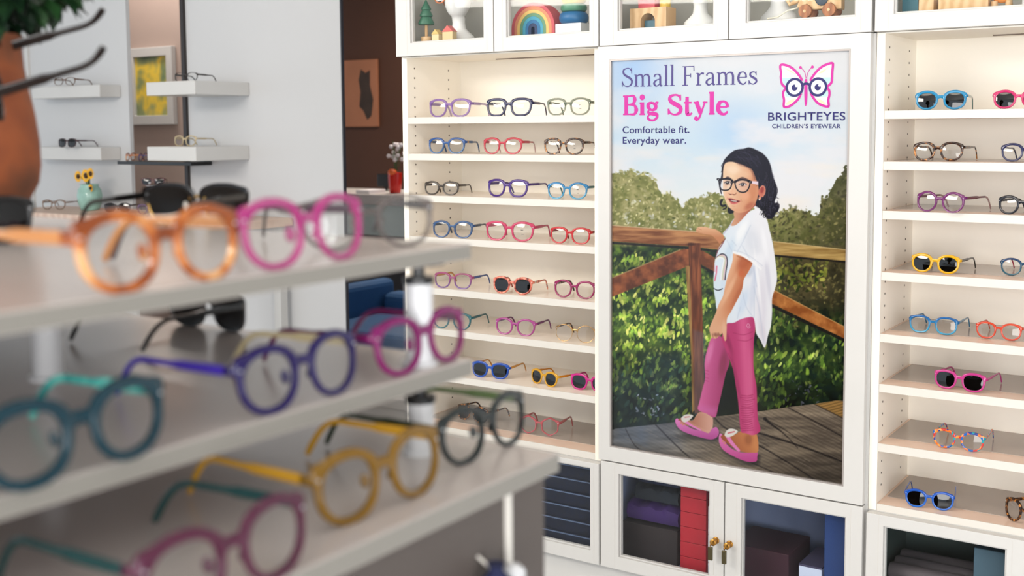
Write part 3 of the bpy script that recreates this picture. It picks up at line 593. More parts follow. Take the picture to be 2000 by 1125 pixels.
    if ch == 'y': return [([(.10,xh),(.30,.06)], [st,st]), ([(.49,xh),(.30,.02),(.20,-.20),(.08,-.24)], [hl,hl*1.3,hl*1.4,st*.6]), foot(.11, xh-sv/2, .12), foot(.49, xh-sv/2, .10), ('dot', .10, -.20, st*.45)], .58
    return [], .30

def build_poster(t):
    cv = paint_print(); yf = PYF
    # the print: a fine grid on the poster plane, each point coloured by the painted picture
    nx, nz = 600, 960
    xs = np.linspace(PX0+0.0035, PX1-0.0035, nx); zs = np.linspace(PZ0+0.0035, PZ1-0.0035, nz)
    GX, GZ = np.meshgrid(xs, zs); D3 = np.stack([GX, np.full_like(GX, yf), GZ-CZ], -1)
    dep = D3@FW; u = PX+F*(D3@RT)/dep; v = PY-F*(D3@UP)/dep
    fu = np.clip((u-cv.x0)*cv.k-0.5, 0, cv.W-1.001); fv = np.clip((v-cv.y0)*cv.k-0.5, 0, cv.H-1.001)
    i, j = fu.astype(int), fv.astype(int); a, b_ = (fu-i)[..., None], (fv-j)[..., None]
    col = (cv.C[j,i]*(1-a)+cv.C[j,i+1]*a)*(1-b_)+(cv.C[j+1,i]*(1-a)+cv.C[j+1,i+1]*a)*b_
    col = np.clip(col/255.0, 0, 1); colr = np.where(col <= 0.04045, col/12.92, ((col+0.055)/1.055)**2.4)*0.62
    L = t.location; me = bpy.data.meshes.new('print'); N = nx*nz
    co = np.stack([GX-L[0], np.full_like(GX, yf-L[1]), GZ-L[2]], -1).reshape(-1, 3).astype(np.float32)
    idx = np.arange(N).reshape(nz, nx); q = np.stack([idx[:-1,:-1], idx[:-1,1:], idx[1:,1:], idx[1:,:-1]], -1).reshape(-1, 4).astype(np.int32)
    me.vertices.add(N); me.vertices.foreach_set('co', co.ravel()); nq = len(q)
    me.loops.add(nq*4); me.loops.foreach_set('vertex_index', q.ravel())
    me.polygons.add(nq); me.polygons.foreach_set('loop_start', np.arange(0, nq*4, 4, dtype=np.int32))
    at = me.color_attributes.new('ink', 'FLOAT_COLOR', 'POINT')
    at.data.foreach_set('color', np.concatenate([colr.reshape(-1, 3), np.ones((N, 1))], 1).astype(np.float32).ravel())
    me.update(calc_edges=True); me.validate()
    M, nt, bs = node_mat('printed_poster_film'); vc = nt.nodes.new('ShaderNodeVertexColor'); vc.layer_name = 'ink'
    nt.links.new(vc.outputs[0], bs.inputs['Base Color']); bs.inputs['Roughness'].default_value = 0.16; bs.inputs['Specular IOR Level'].default_value = 0.35
    me.materials.append(M); o = bpy.data.objects.new('print', me); COL.objects.link(o); o.parent = t
    b = MB(); b.box(PX0+0.002, PX1-0.002, yf+0.0005, yf+0.004, PZ0+0.002, PZ1-0.002); b.build('backing_board', M_WHITE, t, world=True)
    yt = yf-0.0004
    def pt(x, y): p = onY(x, y, yt); return p
    inkP = plain('violet_ink', (62,48,114), 0.2); inkM = plain('magenta_ink', (188,28,142), 0.2); inkD = plain('indigo_ink', (32,24,92), 0.2)
    def serif(txt, p0, p1, cap, st, hl, m_, name, sp=1.0):
        A, B = pt(*p0), pt(*p1); tot = 0; gl = []
        for ch in txt:
            g, adv = serif_glyph(ch, st, hl); gl.append((g, tot)); tot += adv*sp+(0.02+st*0.12)
        kx = (B-A).length/(tot-0.03); kz = cap; mb = MB(); dz = (B[2]-A[2])/(B[0]-A[0])
        k_ = 0
        for g, x0 in gl:
            for e in g:
                yy = yt-0.00001*(k_ % 5); k_ += 1
                if e[0] == 'dot': disc(mb, A[0]+(x0+e[1])*kx, A[2]+e[2]*kz, e[3]*kz, yy); continue
                pp = [(A[0]+(x0+x)*kx, A[2]+dz*(x0+x)*kx+z*kz) for x, z in e[0]]
                ww = [q_*kz*0.93 for q_ in e[1]] if isinstance(e[1], list) else e[1]*kz*0.93
                ribbon(mb, pp, ww, yy)
        mb.build(name, m_, t, world=True)
    capS = (pt(1225,132.5)-pt(1225,169.5)).length; capB = (pt(1228,186)-pt(1228,225)).length
    serif('Small Frames', (1214,169.8), (1480,164.6), capS, 0.125, 0.045, inkP, 'headline')
    serif('Big Style', (1216,225.2), (1424.5,223.8), capB, 0.235, 0.085, inkM, 'headline')
    cu = bpy.data.curves.new('cap_height', 'FONT'); cu.body = 'H'; ob = bpy.data.objects.new('cap_height', cu); COL.objects.link(ob); bpy.context.view_layer.update()
    mm = bpy.data.meshes.new_from_object(ob.evaluated_get(bpy.context.evaluated_depsgraph_get())); CAPU = max(v.co[1] for v in mm.vertices); bpy.data.objects.remove(ob); bpy.data.meshes.remove(mm)
    def sans(txt, p0, p1, cap_px, m_, name, bold=0.0):
        cu = bpy.data.curves.new(name, 'FONT'); cu.body = txt; cu.size = 1.0; cu.offset = bold; cu.space_character = 1.06; cu.fill_mode = 'FRONT'; cu.extrude = 0.0
        ob = bpy.data.objects.new(name, cu); COL.objects.link(ob); bpy.context.view_layer.update()
        dg = bpy.context.evaluated_depsgraph_get(); mm = bpy.data.meshes.new_from_object(ob.evaluated_get(dg)); bpy.data.objects.remove(ob)
        V = np.array([v.co[:] for v in mm.vertices]); x0, x1 = V[:,0].min(), V[:,0].max(); capu = CAPU+2*bold
        A, B = pt(*p0), pt(*p1); caph = (pt(p0[0], p0[1]-cap_px)-A).length; kx = (B[0]-A[0])/(x1-x0); kz = caph/capu; dz = (B[2]-A[2])/(B[0]-A[0])
        for vv in mm.vertices:
            x = A[0]+(vv.co[0]-x0)*kx; z = A[2]+dz*(x-A[0])+(vv.co[1]+bold)*kz
            vv.co = (x-L[0], yt-L[1], z-L[2])
        mm.materials.clear(); mm.materials.append(m_); o = bpy.data.objects.new(name, mm); COL.objects.link(o); o.parent = t
    sans('Comfortable fit.', (1216,260.3), (1346.5,259.6), 13.2, inkD, 'tagline', 0.012)
    sans('Everyday wear.', (1216.3,280.8), (1340,280.6), 13.2, inkD, 'tagline', 0.012)
    sans('BRIGHTEYES', (1500,235.6), (1651,235.0), 15.8, inkD, 'shop_name', 0.014)
    sans('CHILDREN\u2019S EYEWEAR', (1508,250.6), (1642,250.6), 8.2, inkD, 'shop_name', 0.012)
    # butterfly emblem
    g = lambda x, y: (lambda p: (p[0], p[2]))(pt(1490+x/7.5, 110+y/7.5))
    ux = (pt(1501,180)-pt(1500,180)).length/7.5
    lg = MB(); Y_ = [yt]
    def rib(pts, w, mi, dy): lg.mat(mi); ribbon(lg, [g(*p) for p in pts], (w*ux if not isinstance(w, list) else [q_*ux for q_ in w]), yt-dy)
    def fil(pts, mi, dy):
        lg.mat(mi); P = [g(*p) for p in pts]; lg.add([(a_, yt-dy, b2) for a_, b2 in P], [tuple(range(len(P)))])
    UL = [(575,360),(545,300),(470,210),(390,150),(300,122),(262,130),(255,165),(268,250),(262,300),(272,380),(290,420),(335,452)]
    LL = [(335,470),(300,520),(298,570),(310,640),(305,720),(320,742),(380,735),(450,690),(520,620),(560,540)]
    UR = [(695,360),(720,310),(790,220),(870,150),(960,110),(1015,100),(1026,130),(1015,240),(1012,330),(1000,390),(940,445)]
    LR = [(940,465),(970,500),(975,560),(958,640),(965,715),(950,737),(880,722),(800,680),(735,600),(700,530)]
    for w_ in (UL, LL, UR, LR): fil([tuple(p) for p in Canvas.spline(w_, False, 4)], 3, 0.00002)
    fil([(280,320),(440,315),(360,430),(300,420)], 4, 0.00004); fil([(330,590),(320,520),(360,500),(460,590)], 4, 0.00004)
    fil([(850,312),(995,308),(985,390),(930,430)], 4, 0.00004); fil([(830,590),(930,500),(960,520),(945,590)], 4, 0.00004)
    fil([(290,160),(420,215),(485,265),(420,240)], 5, 0.00004); fil([(335,690),(400,640),(480,620),(420,690),(350,715)], 5, 0.00004)
    fil([(975,150),(860,215),(790,265),(880,240)], 5, 0.00004); fil([(925,690),(860,640),(780,615),(830,675),(900,712)], 5, 0.00004)
    for w_ in (UL, LL, UR, LR): rib(w_, 34, 0, 0.00008)
    rib([(634,330),(630,400),(630,560),(629,680),(627,728)], [26, 44, 46, 34, 10], 0, 0.0001)
    rib([(632,320),(615,240),(585,195),(555,165)], [8, 9, 10, 12], 0, 0.0001); rib([(640,320),(660,240),(690,190),(722,158)], [8, 9, 10, 12], 0, 0.0001)
    def dsc(x, y, r, mi, dy): lg.mat(mi); a_, b2 = g(x, y); disc(lg, a_, b2, r*ux, yt-dy, 40)
    dsc(550,162,20,0,.00012); dsc(726,156,20,0,.00012)
    rib([(560,440),(600,408),(634,400),(668,408),(705,440)], 34, 1, 0.00014)
    for cx, cy in ((465,455),(806,449)):
        dsc(cx,cy,131,1,.00016); dsc(cx,cy,95,2,.00018); dsc(cx-2,cy+4,44,1,.0002); dsc(cx+26,cy-26,19,2,.00022)
    lg.build('emblem', [inkM, inkD, plain('white_ink', (222,222,224), 0.2), plain('pale_wing_ink', (210,206,206), 0.2), plain('aqua_ink', (166,200,200), 0.2), plain('lime_ink', (204,204,166), 0.2)], t, world=True)
# ------------------------------------------------------------------ room shell
M_FLOOR = ramp_mat('pale_floor', [(196,196,196),(222,222,220)], 2.0, 0.25)
M_WALLW = plain('white_wall_paint', (202,202,203), 0.7, vary=0.01, vscale=1.5)
M_WALLB = plain('brown_wall_paint', (84,52,36), 0.8, vary=0.05, vscale=2)
M_TAUPE = plain('taupe_wall_paint', (172,152,142), 0.8, vary=0.02)
M_CEIL = plain('ceiling_paint', (232,230,226), 0.8)
b = MB(); b.box(-12, 3, -4, 9, -0.05, 0); struct('floor', b, M_FLOOR)
b = MB(); b.box(-12, 3, -4, 9, 2.8, 2.85); struct('ceiling', b, M_CEIL)
b = MB(); b.box(-2.06, 3, 2.775, 2.87, 0, 2.8); struct('wall_back', b, M_WALLW)
b = MB(); b.box(2.2, 2.3, -4, 2.775, 0, 2.8); struct('wall_right', b, M_WALLW)
b = MB(); b.box(-12, 3, 7.0, 7.1, 0, 2.8); struct('wall_far', b, M_WALLB)
xL = onY(250, 150, 3.5)[0]; xP = onY(366, 150, 3.5)[0]; xR = onY(668, 200, 3.5)[0]; xLL = onY(35, 250, 3.5)[0]
b = MB(); b.box(xP, xR, 3.5, 3.51, 0, 2.8); struct('wall_middle', b, M_WALLW)
b = MB(); b.box(xLL-1.6, xL, 3.5, 3.52, 0, 2.8); struct('wall_left', b, M_WALLW)
b = MB(); b.box(xL-1.6, xP-0.25, 4.1, 4.2, 0, 2.8); struct('wall_niche', b, M_TAUPE)
b = MB(); b.box(xP-0.022, xP, 3.485, 3.525, 0, 2.8); struct('trim_1', b, plain('dark_post_paint', (38,30,28), 0.4))
b = MB(); b.box(xR, xR+0.006, 3.497, 3.511, 0, 2.8); struct('trim_2', b, plain('dark_edge_trim', (60,60,66), 0.3))
b = MB(); b.box(xLL+0.10, xLL+0.13, 3.488, 3.5, 0, 2.8); struct('trim_3', b, M_WHITE)

# ------------------------------------------------------------------ wall units
Y0, YB = 2.5, 2.76
XA, XB, XC, XD, XE = -2.077, -1.4325, -0.752, -0.742, -0.075
def shelving(label, x0, x1, rows, refl_sheet):
    t = thing('display_shelving', label, 'shelving unit', (x0, Y0, CZ-0.855))
    zb, zt = CZ-0.8552, CZ+0.2045
    for k, (a, c) in enumerate(((x0, x0+0.018), (x1-0.018, x1))):
        b = MB(); b.box(a, c, Y0, YB, zb, zt)
        b.build('side_panel', [M_INNER, M_EDGE], t, bevel=0.0008, world=True)
        h = MB(); xf = c+0.0003 if k == 0 else a-0.0003
        z = zb+0.05
        while z < zt-0.02:
            for y in (Y0+0.034, Y0+0.192):
                vs = [(xf, y+0.0026*math.cos(2*PI*q/8), z+0.0026*math.sin(2*PI*q/8)) for q in range(8)]
                vs += [(xf+(-0.003 if k == 0 else 0.003), p[1], p[2]) for p in vs]
                h.add(vs, [tuple(range(8)), tuple(range(15, 7, -1))]+[(q, (q+1) % 8, 8+(q+1) % 8, 8+q) for q in range(8)])
            z += 0.0272
        h.build('shelf_pin_holes', M_HOLE, t, world=True)
    b = MB(); b.box(x0+0.018, x1-0.018, YB-0.008, YB, zb, zt); b.build('back_panel', M_INNER, t, world=True)
    b = MB(); b.box(x0+0.018, x1-0.018, Y0+0.001, YB-0.008, zt-0.003, zt); b.build('top_panel', M_INNER, t, world=True)
    b = MB(); xm = x0+(x1-x0)*0.30; b.box(xm, x1-0.06, YB-0.075, YB-0.068, zt-0.0055, zt-0.003); b.build('light_strip', M_STRIP, t, world=True)
    for i, z in enumerate(rows):
        z += CZ; b = MB()
        b.box(x0+0.0184, x1-0.0184, Y0+0.004, YB-0.0085, z-0.018, z)
        b.mat(1).box(x0+0.0184, x1-0.0184, Y0+0.002, Y0+0.004, z-0.018, z)
        s = b.build('shelf', [M_SHELF if (refl_sheet or i == len(rows)-1) else M_SHELFL, M_EDGE], t, world=True)
        if refl_sheet or i == len(rows)-1:
            b = MB(); b.box(x0+0.024, x1-0.024, Y0+0.062, YB-0.01, z, z+0.0012)  # added sheet; the bare strip before it paints a warm reflection
            b.build('shelf_reflection_sheet', M_REFL, s, world=True)
    return t
M_STRIP = plain('dark_led_channel', (120,104,92), 0.5)
M_SHELFL = plain('shelf_laminate_light', (250,238,225), 0.22, vary=0.02, vscale=8)
ROWL = [0.0355, -0.0665, -0.183, -0.300, -0.4435, -0.5585, -0.688, -0.837]
ROWR = [0.0355, -0.075, -0.1828, -0.318, -0.4555, -0.568, -0.7025, -0.840]
shelving('open cream shelving unit left of the poster, full of children\'s glasses', XA, XB, ROWL, False)
shelving('open cream shelving unit right of the poster, cut by the photo edge', XD, XE, ROWR, True)

def knob(parent, x, z, y):
    k = MB(); k.lathe([(0.0085,0),(0.0085,-0.002),(0.006,-0.003),(0.0055,-0.014),(0.008,-0.016),(0.008,-0.020),(0.004,-0.022)], (x, y, z), 20, 'y')
    h = k.build('door_knob', M_BRASS, parent, smooth=True, world=True)
    g = MB(); g.tube([(x-0.003, y-0.018, z), (x-0.004, y-0.024, z-0.006), (x-0.004, y-0.024, z-0.012)], 0.0022, 8); g.build('hook', M_BRASS, h, smooth=True, world=True)
    g = MB(); g.box(x-0.0095, x+0.0015, y-0.027, y-0.021, z-0.042, z-0.010); g.build('pull_tab', M_BRONZE, h, bevel=0.001, world=True)
def cabinet(name, label, x0, x1, z0, z1, doors, inner, ifloor, handles=()):
    t = thing(name, label, 'cabinet', (x0, Y0, z0)); yd = Y0-0.002
    b = MB()
    b.box(x0, x0+0.018, Y0, YB, z0, z1); b.box(x1-0.018, x1, Y0, YB, z0, z1)
    b.box(x0+0.018, x1-0.018, Y0, YB, z0, ifloor); b.box(x0+0.018, x1-0.018, Y0, YB, z1-0.018, z1)
    b.box(x0+0.018, x1-0.018, YB-0.008, YB, ifloor, z1-0.018)
    b.build('carcass', M_WHITE, t, world=True)
    b = MB(); e = 0.001; xa, xb, za, zc = x0+0.018, x1-0.018, ifloor, z1-0.018
    b.box(xa, xa+e, Y0+0.001, YB-0.009, za+e, zc-e); b.box(xb-e, xb, Y0+0.001, YB-0.009, za+e, zc-e); b.box(xa, xb, YB-0.009, YB-0.008, za+e, zc-e)
    b.box(xa, xb, Y0+0.001, YB-0.008, zc-e, zc); b.box(xa, xb, Y0+0.001, YB-0.008, za, za+0.0003)
    b.build('lining', inner, t, world=True)
    for i, (dx0, dx1, wx0, wx1, wz0, wz1) in enumerate(doors):
        b = MB(); b.frame(dx0, dx1, z0-0.001, z1-0.001, wx0, wx1, wz0, wz1, yd-0.020, yd)
        # thin stepped lip round the opening and the frame joints
        b.frame(wx0, wx1, wz0, wz1, wx0+0.004, wx1-0.004, wz0+0.004, wz1-0.004, yd-0.014, yd-0.002)
        d = b.build('door', M_WHITE, t, bevel=0.0009, world=True)
        b = MB()
        for xs in (wx0-0.011, wx1+0.011):
            b.box(xs-0.0003, xs+0.0003, yd-0.0203, yd-0.0195, z0+0.002, z1-0.004)
        b.build('joint_line', M_JOINT, d, world=True)
        b = MB(); b.box(wx0+0.0035, wx1-0.0035, yd-0.009, yd-0.006, wz0+0.0035, wz1-0.0035); b.build('glass_pane', M_PANE, d, world=True)
        for (hx, hz, di) in handles:
            if di == i: knob(d, hx, hz, yd-0.020)
    return t
M_JOINT = plain('frame_joint', (205,200,194), 0.6)
M_GREYIN = plain('grey_cabinet_inside', (188,184,175), 0.6, vary=0.03, vscale=4)
M_DARKIN = plain('dark_blue_cabinet_inside', (126,138,172), 0.6, vary=0.05, vscale=4)
M_GREENIN = plain('green_cabinet_inside', (52,66,64), 0.6)
ZU, ZT = CZ+0.206, CZ+0.74
UF = CZ+0.246
cabinet('wall_cabinet', 'white upper cabinet above the left shelving, holding rainbow and tree toys', XA, XB+0.006, ZU, ZT,
        [(XA-0.002, -1.746, -2.027, -1.777, CZ+0.2405, ZT-0.04), (-1.743, -1.427, -1.704, -1.452, CZ+0.2405, ZT-0.04)], M_GREYIN, UF)
cabinet('wall_cabinet', 'white upper cabinet above the poster, holding arch blocks and elephant toy', XB+0.008, XC+0.004, ZU, ZT,
        [(-1.423, -1.081, -1.372, -1.117, CZ+0.2405, ZT-0.04), (-1.078, -0.748, -1.037, -0.783, CZ+0.2405, ZT-0.04)], M_GREYIN, UF,)
cabinet('wall_cabinet', 'white upper cabinet at top right, holding red ball trolley toy', XD+0.001, XE, ZU, ZT,
        [(-0.741, -0.40, -0.701, -0.443, CZ+0.2405, ZT-0.04), (-0.397, -0.077, -0.36, -0.12, CZ+0.2405, ZT-0.04)], M_GREYIN, UF)
BB, BT, BTP = CZ-1.122, CZ-0.8555, CZ-0.8452
BF = BB+0.012
cabinet('base_cabinet', 'white lower cabinet with dark navy folded cloths, left of the brass knobs', XA, XB, BB, BT,
        [(XA+0.001, -1.758, -2.03, -1.80, CZ-1.089, CZ-0.876), (-1.755, -1.427, -1.716, -1.4525, CZ-1.089, CZ-0.870)], M_DARKIN, BF)
cabinet('base_cabinet', 'white lower cabinet under the poster with two brass knobs', XB+0.0005, XC+0.0095, BB, BTP,
        [(-1.421, -1.081, -1.369, -1.118, CZ-1.0895, CZ-0.873), (-1.078, -0.748, -1.037, -0.785, CZ-1.0895, CZ-0.876)], M_DARKIN, BF,
        [(-1.1005, CZ-0.992, 0), (-1.065, CZ-0.994, 1)])
cabinet('base_cabinet', 'white lower cabinet at bottom right with green box behind glass', XD, XE, BB, BT,
        [(-0.739, -0.405, -0.701, -0.445, CZ-1.0895, CZ-0.881), (-0.402, -0.077, -0.36, -0.12, CZ-1.0895, CZ-0.881)], M_GREENIN, BF)
b = MB(); b.box(XA, XE, Y0+0.01, YB, 0, BB-0.003); struct('baseboard_back', b, M_WHITE)

# framed poster between the two shelving units
PX0, PX1, PZ0, PZ1 = -1.3945, -0.7925, CZ-0.8065, CZ+0.1705
t = thing('framed_poster', 'large framed advertising poster of a girl in glasses between the shelving units', 'poster', (-1.09, Y0-0.003, CZ-0.843))
FP = t
b = MB(); b.frame(-1.4275, -0.7485, CZ-0.843, CZ+0.2035, PX0, PX1, PZ0, PZ1, Y0-0.022, Y0-0.003); b.build('poster_surround', M_WHITE, t, bevel=0.001, world=True)
b = MB(); b.frame(PX0, PX1, PZ0, PZ1, PX0+0.0035, PX1-0.0035, PZ0+0.0035, PZ1-0.0035, Y0-0.0215, Y0-0.012)
b.build('bead', plain('grey_bead', (168,160,156), 0.35, 0.3), t, world=True)
b = MB(); b.box(-1.4320, -0.7425, Y0-0.0028, YB, CZ-0.8445, CZ+0.203); tag(b.build('poster_cabinet', M_WHITE, None), 'white cabinet box carrying the framed poster on its front', 'cabinet')
PYF = Y0-0.015      # plane of the print
build_poster(t)
# ------------------------------------------------------------------ eyewear
SHAPES = {  # exponent, widening towards the top, top flattening, half width, half height
    'round': (2.05, 0.00, 1.0, 0.0225, 0.0205), 'panto': (2.25, 0.05, 0.94, 0.0230, 0.0200),
    'wayfarer': (2.9, 0.10, 0.92, 0.0240, 0.0190), 'square': (3.2, 0.06, 0.95, 0.0240, 0.0195),
    'oval': (2.3, 0.03, 0.95, 0.0240, 0.0180), 'soft': (2.5, 0.07, 0.93, 0.0240, 0.0198),
    'hex': (2.1, 0.02, 1.0, 0.0220, 0.0195), 'browline': (2.6, 0.10, 0.90, 0.0245, 0.0195), 'cat': (2.5, 0.12, 0.95, 0.0245, 0.0185)}
def lens_pts(shape, n, side):
    p, wid, flat, a, c = SHAPES[shape]; out = []
    for k in range(n):
        th = 2*PI*k/n; co, si = math.cos(th), math.sin(th)
        x = a*math.copysign(abs(co)**(2/p), co); z = c*math.copysign(abs(si)**(2/p), si)
        if shape == 'hex':
            r = math.cos(PI/6)/math.cos(((th+PI/6) % (PI/3))-PI/6); r = 0.55*r+0.45; x, z = a*r*co*1.04, c*r*si*1.08
        x *= 1+wid*z/c
        if z > 0: z *= flat
        if shape == 'cat': z += 0.004*max(0, x/a)**2*(1 if z > 0 else 0.2)
        out.append((side*x, z))
    return out
_acet = {}
def acetate(c1, c2=None, pat=None, alpha=1.0, rough=0.16):
    key = (tuple(c1) if c1 else None, tuple(c2) if c2 else None, pat, alpha, rough)
    if key in _acet: return _acet[key]
    n = 'acetate'
    if pat == 'tortoise': M = ramp_mat(n, [(28,15,10),(44,24,14),(70,38,18),(196,128,56)], 110, rough, alpha=alpha)
    elif pat == 'redtort': M = ramp_mat(n, [(96,34,28),(176,74,58),(214,120,98),(232,150,124)], 110, rough, alpha=alpha)
    elif pat == 'amber': M = ramp_mat(n, [(118,52,12),(152,76,24),(180,102,46),(214,158,104)], 45, rough, alpha=alpha)
    elif pat == 'multi': M = ramp_mat(n, [(28,92,170),(232,110,40),(30,150,160),(196,54,46),(38,60,140),(240,150,70)], 150, rough, kind='cells')
    elif pat == 'metal': M = plain(n, c1, 0.22, 1.0)
    elif pat == 'teal_pearl': M = ramp_mat(n, [(10,92,94),(40,160,152),(120,210,196)], 60, rough)
    elif c2: M = gradient_mat(n, [v*0.88 for v in c1], [v*0.88 for v in c2], 0.008, 0.034, rough, alpha)
    else:
        M = plain(n, [v*0.82 for v in c1], rough, alpha=alpha)
    _acet[key] = M; return M
M_PAD = plain('nose_pad_silicone', (226,222,214), 0.25, alpha=0.55)
def eyewear(label, loc, yaw, s=1.0, shape='panto', rim=0.0043, thick=0.0048, front=None, temple=None, temple2=None, tip=None, lens=None,
            n=48, sun=False, tlen=0.128, split=None, th=0.0070, endp=0.0042, rivet=True, group=None, pads=False, splay=0.03, brow=None, tilt=0.10, up=False,
            marks=False, bend=1.0):
    nm = 'sunglasses' if sun else 'glasses'
    t = thing(nm, label, nm, loc, yaw, group)
    lens = lens or (M_DARK if sun else M_LENS); temple = temple or front; temple2 = temple2 or temple
    p, wid, flat, a, c = SHAPES[shape]
    cx = a+rim+0.0065; zc = c*(1.0 if shape != 'hex' else 1.08)+rim*0.95
    def wrap(x): return 1.1*x*x
    def P(x, y, z): return (s*x, s*(y+wrap(x)+tilt*z), s*z)
    b = MB()
    for side in (1, -1):
        inn = lens_pts(shape, n, side)
        nrm = []
        for k in range(n):
            q0, q1 = inn[k-1], inn[(k+1) % n]; dx, dz = q1[0]-q0[0], q1[1]-q0[1]; L = math.hypot(dx, dz) or 1
            nx, nz = dz/L, -dx/L
            if nx*inn[k][0]+nz*inn[k][1] < 0: nx, nz = -nx, -nz
            nrm.append((nx, nz))
        sec = [(0, .36), (0, -.36), (.22, -.5), (.78, -.5), (1, -.26), (1, .26), (.78, .5), (.22, .5)]
        vs = []; fs = []
        for k in range(n):
            thg = 2*PI*k/n
            w = rim*(1+0.25*max(0, math.sin(thg)))
            d = (thg-math.radians(33)+PI) % (2*PI)-PI; w += endp*math.exp(-(d/0.26)**2)
            d = (thg-math.radians(150)+PI) % (2*PI)-PI; w += 0.0016*math.exp(-(d/0.35)**2)
            if brow and math.sin(thg) > 0.05: w += 0.0035
            for u, y in sec:
                x = inn[k][0]+nrm[k][0]*w*u; z = inn[k][1]+nrm[k][1]*w*u
                vs.append(P(side*cx+x, y*thick, zc+z))
        for k in range(n):
            k2 = (k+1) % n
            for j in range(8):
                j2 = (j+1) % 8; fs.append((k*8+j, k2*8+j, k2*8+j2, k*8+j2))
        if brow:
            b.mat(0).add(vs, [f for f in fs if math.sin(2*PI*((f[0]//8)+0.5)/n) > 0.02]); b.mat(1).add(vs, [f for f in fs if math.sin(2*PI*((f[0]//8)+0.5)/n) <= 0.02]); b.mat(0)
        else: b.add(vs, fs)
    # bridge
    xi = cx-a*(0.96)-rim*0.2; zb = zc+c*0.30; br = []
    for k in range(9):
        u = -1+2*k/8; br.append(P(u*xi, 0, zb+0.0030*(1-u*u)))
    hb = max(0.0022, rim*0.9)
    def rr(hh, tt): return [(-tt,-hh*.6),(-tt*.6,-hh),(tt*.6,-hh),(tt,-hh*.6),(tt,hh*.6),(tt*.6,hh),(-tt*.6,hh),(-tt,hh*.6)]
    b.mat(1 if brow else 0).sweep(br, [rr(s*hb*(0.75+0.35*abs(-1+2*k/8)), s*thick*0.42) for k in range(9)]); b.mat(0)
    # end pieces running back to the hinges
    xo = cx+a*(1+wid*0.55)*0.985+rim; zh = zc+c*0.56*flat
    hx = xo+0.0016
    for side in (1, -1):
        pth = [P(side*(xo-0.0030), 0.0002, zh), P(side*(xo+0.0004), 0.0012, zh), P(side*hx, 0.0045, zh), P(side*hx, 0.0085, zh)]
        b.sweep(pth, [rr(s*th*q, s*0.0017) for q in (0.45, 0.52, 0.5, 0.48)])
    fm = front if not brow else front
    fo = b.build('frame_front', [fm, brow or fm], t, smooth=True)
    # lenses
    for side in (1, -1):
        inn = lens_pts(shape, n, side); l = MB(); vs = []; fs = []
        rings = (1.0, 0.7, 0.35)
        for face, yo in ((0, -0.0008), (1, 0.0008)):
            for q in rings:
                for k in range(n):
                    vs.append(P(side*cx+inn[k][0]*q*1.01, yo-0.0016*(1-q*q), zc+inn[k][1]*q*1.01))
            vs.append(P(side*cx, yo-0.0016, zc))
        N = 3*n+1
        for face in (0, 1):
            o = face*N
            for r in range(2):
                for k in range(n): fs.append((o+r*n+k, o+r*n+(k+1) % n, o+(r+1)*n+(k+1) % n, o+(r+1)*n+k))
            for k in range(n): fs.append((o+2*n+k, o+2*n+(k+1) % n, o+3*n))
        for k in range(n): fs.append((k, (k+1) % n, N+(k+1) % n, N+k))
        l.add(vs, fs); lo = l.build('lens', lens, t, smooth=True)
        if marks and side == 1:
            k = MB(); zz = zc+0.003
            k.box(s*(side*cx-0.003), s*(side*cx+0.003), s*(wrap(cx)+tilt*zz-0.0034), s*(wrap(cx)+tilt*zz-0.0030), s*zz, s*(zz+0.0014))
            k.box(s*(side*cx-0.001), s*(side*cx+0.005), s*(wrap(cx)+tilt*(zz-.01)-0.0034), s*(wrap(cx)+tilt*(zz-.01)-0.0030), s*(zz-0.0100), s*(zz-0.0090))
            k.build('lens_marking', M_BLACK, lo)
    # temples
    Y1 = wrap(hx)+tilt*zh+0.0088
    for side, tm in ((1, temple), (-1, temple2)):
        L = tlen; nb = 22; pth = []; sec = []
        yb = Y1+L*0.68; drop = (zh-0.0030)*bend
        for k in range(nb):
            u = k/(nb-1)
            if u < 0.62:
                v = u/0.62; y = Y1+(yb-Y1)*v; z = zh-0.0012*v
            else:
                v = (u-0.62)/0.38
                p0, p1, p2, p3 = (yb, zh-0.0012), (yb+L*0.13, zh-0.002), (yb+L*0.19, zh-drop*0.45), (yb+L*0.27, zh-drop)
                q = [(1-v)**3, 3*v*(1-v)**2, 3*v*v*(1-v), v**3]
                y = sum(q[i]*(p0, p1, p2, p3)[i][0] for i in range(4)); z = sum(q[i]*(p0, p1, p2, p3)[i][1] for i in range(4))
            if up: z = 2*zh-z
            x = side*(hx-splay*(y-Y1)*0.6-0.004*u*u)
            pth.append((s*x, s*y, s*z))
            hgt = th*0.5*(1.0 if u < 0.34 else (1.0-0.38*min(1, (u-0.34)/0.06)))*(1.0+0.25*max(0, u-0.75)/0.25)
            if u > 0.96: hgt *= 0.75
            sec.append(rr(s*hgt, s*0.0016*(1.0-0.15*u)))
        T = MB()
        if tip is not None:
            ks = int(nb*0.60); T.sweep(pth[:ks+1], sec[:ks+1]); T.mat(1).sweep(pth[ks:], sec[ks:])
        elif split is not None:
            ks = int(nb*0.12); T.mat(1).sweep(pth[:ks+1], sec[:ks+1]); T.mat(0).sweep(pth[ks:], sec[ks:])
        else: T.sweep(pth, sec)
        to = T.build('temple', [tm, tip or split or tm], t, smooth=True)
        if rivet:
            R = MB(); R.ball((0, 0, 0), s*0.0012, s*0.0006, s*0.0012, 8, 6)
            ro = R.build('rivet', M_STEEL, t, smooth=True); ro.location = P(side*(xo-0.0022), -thick*0.52, zh)
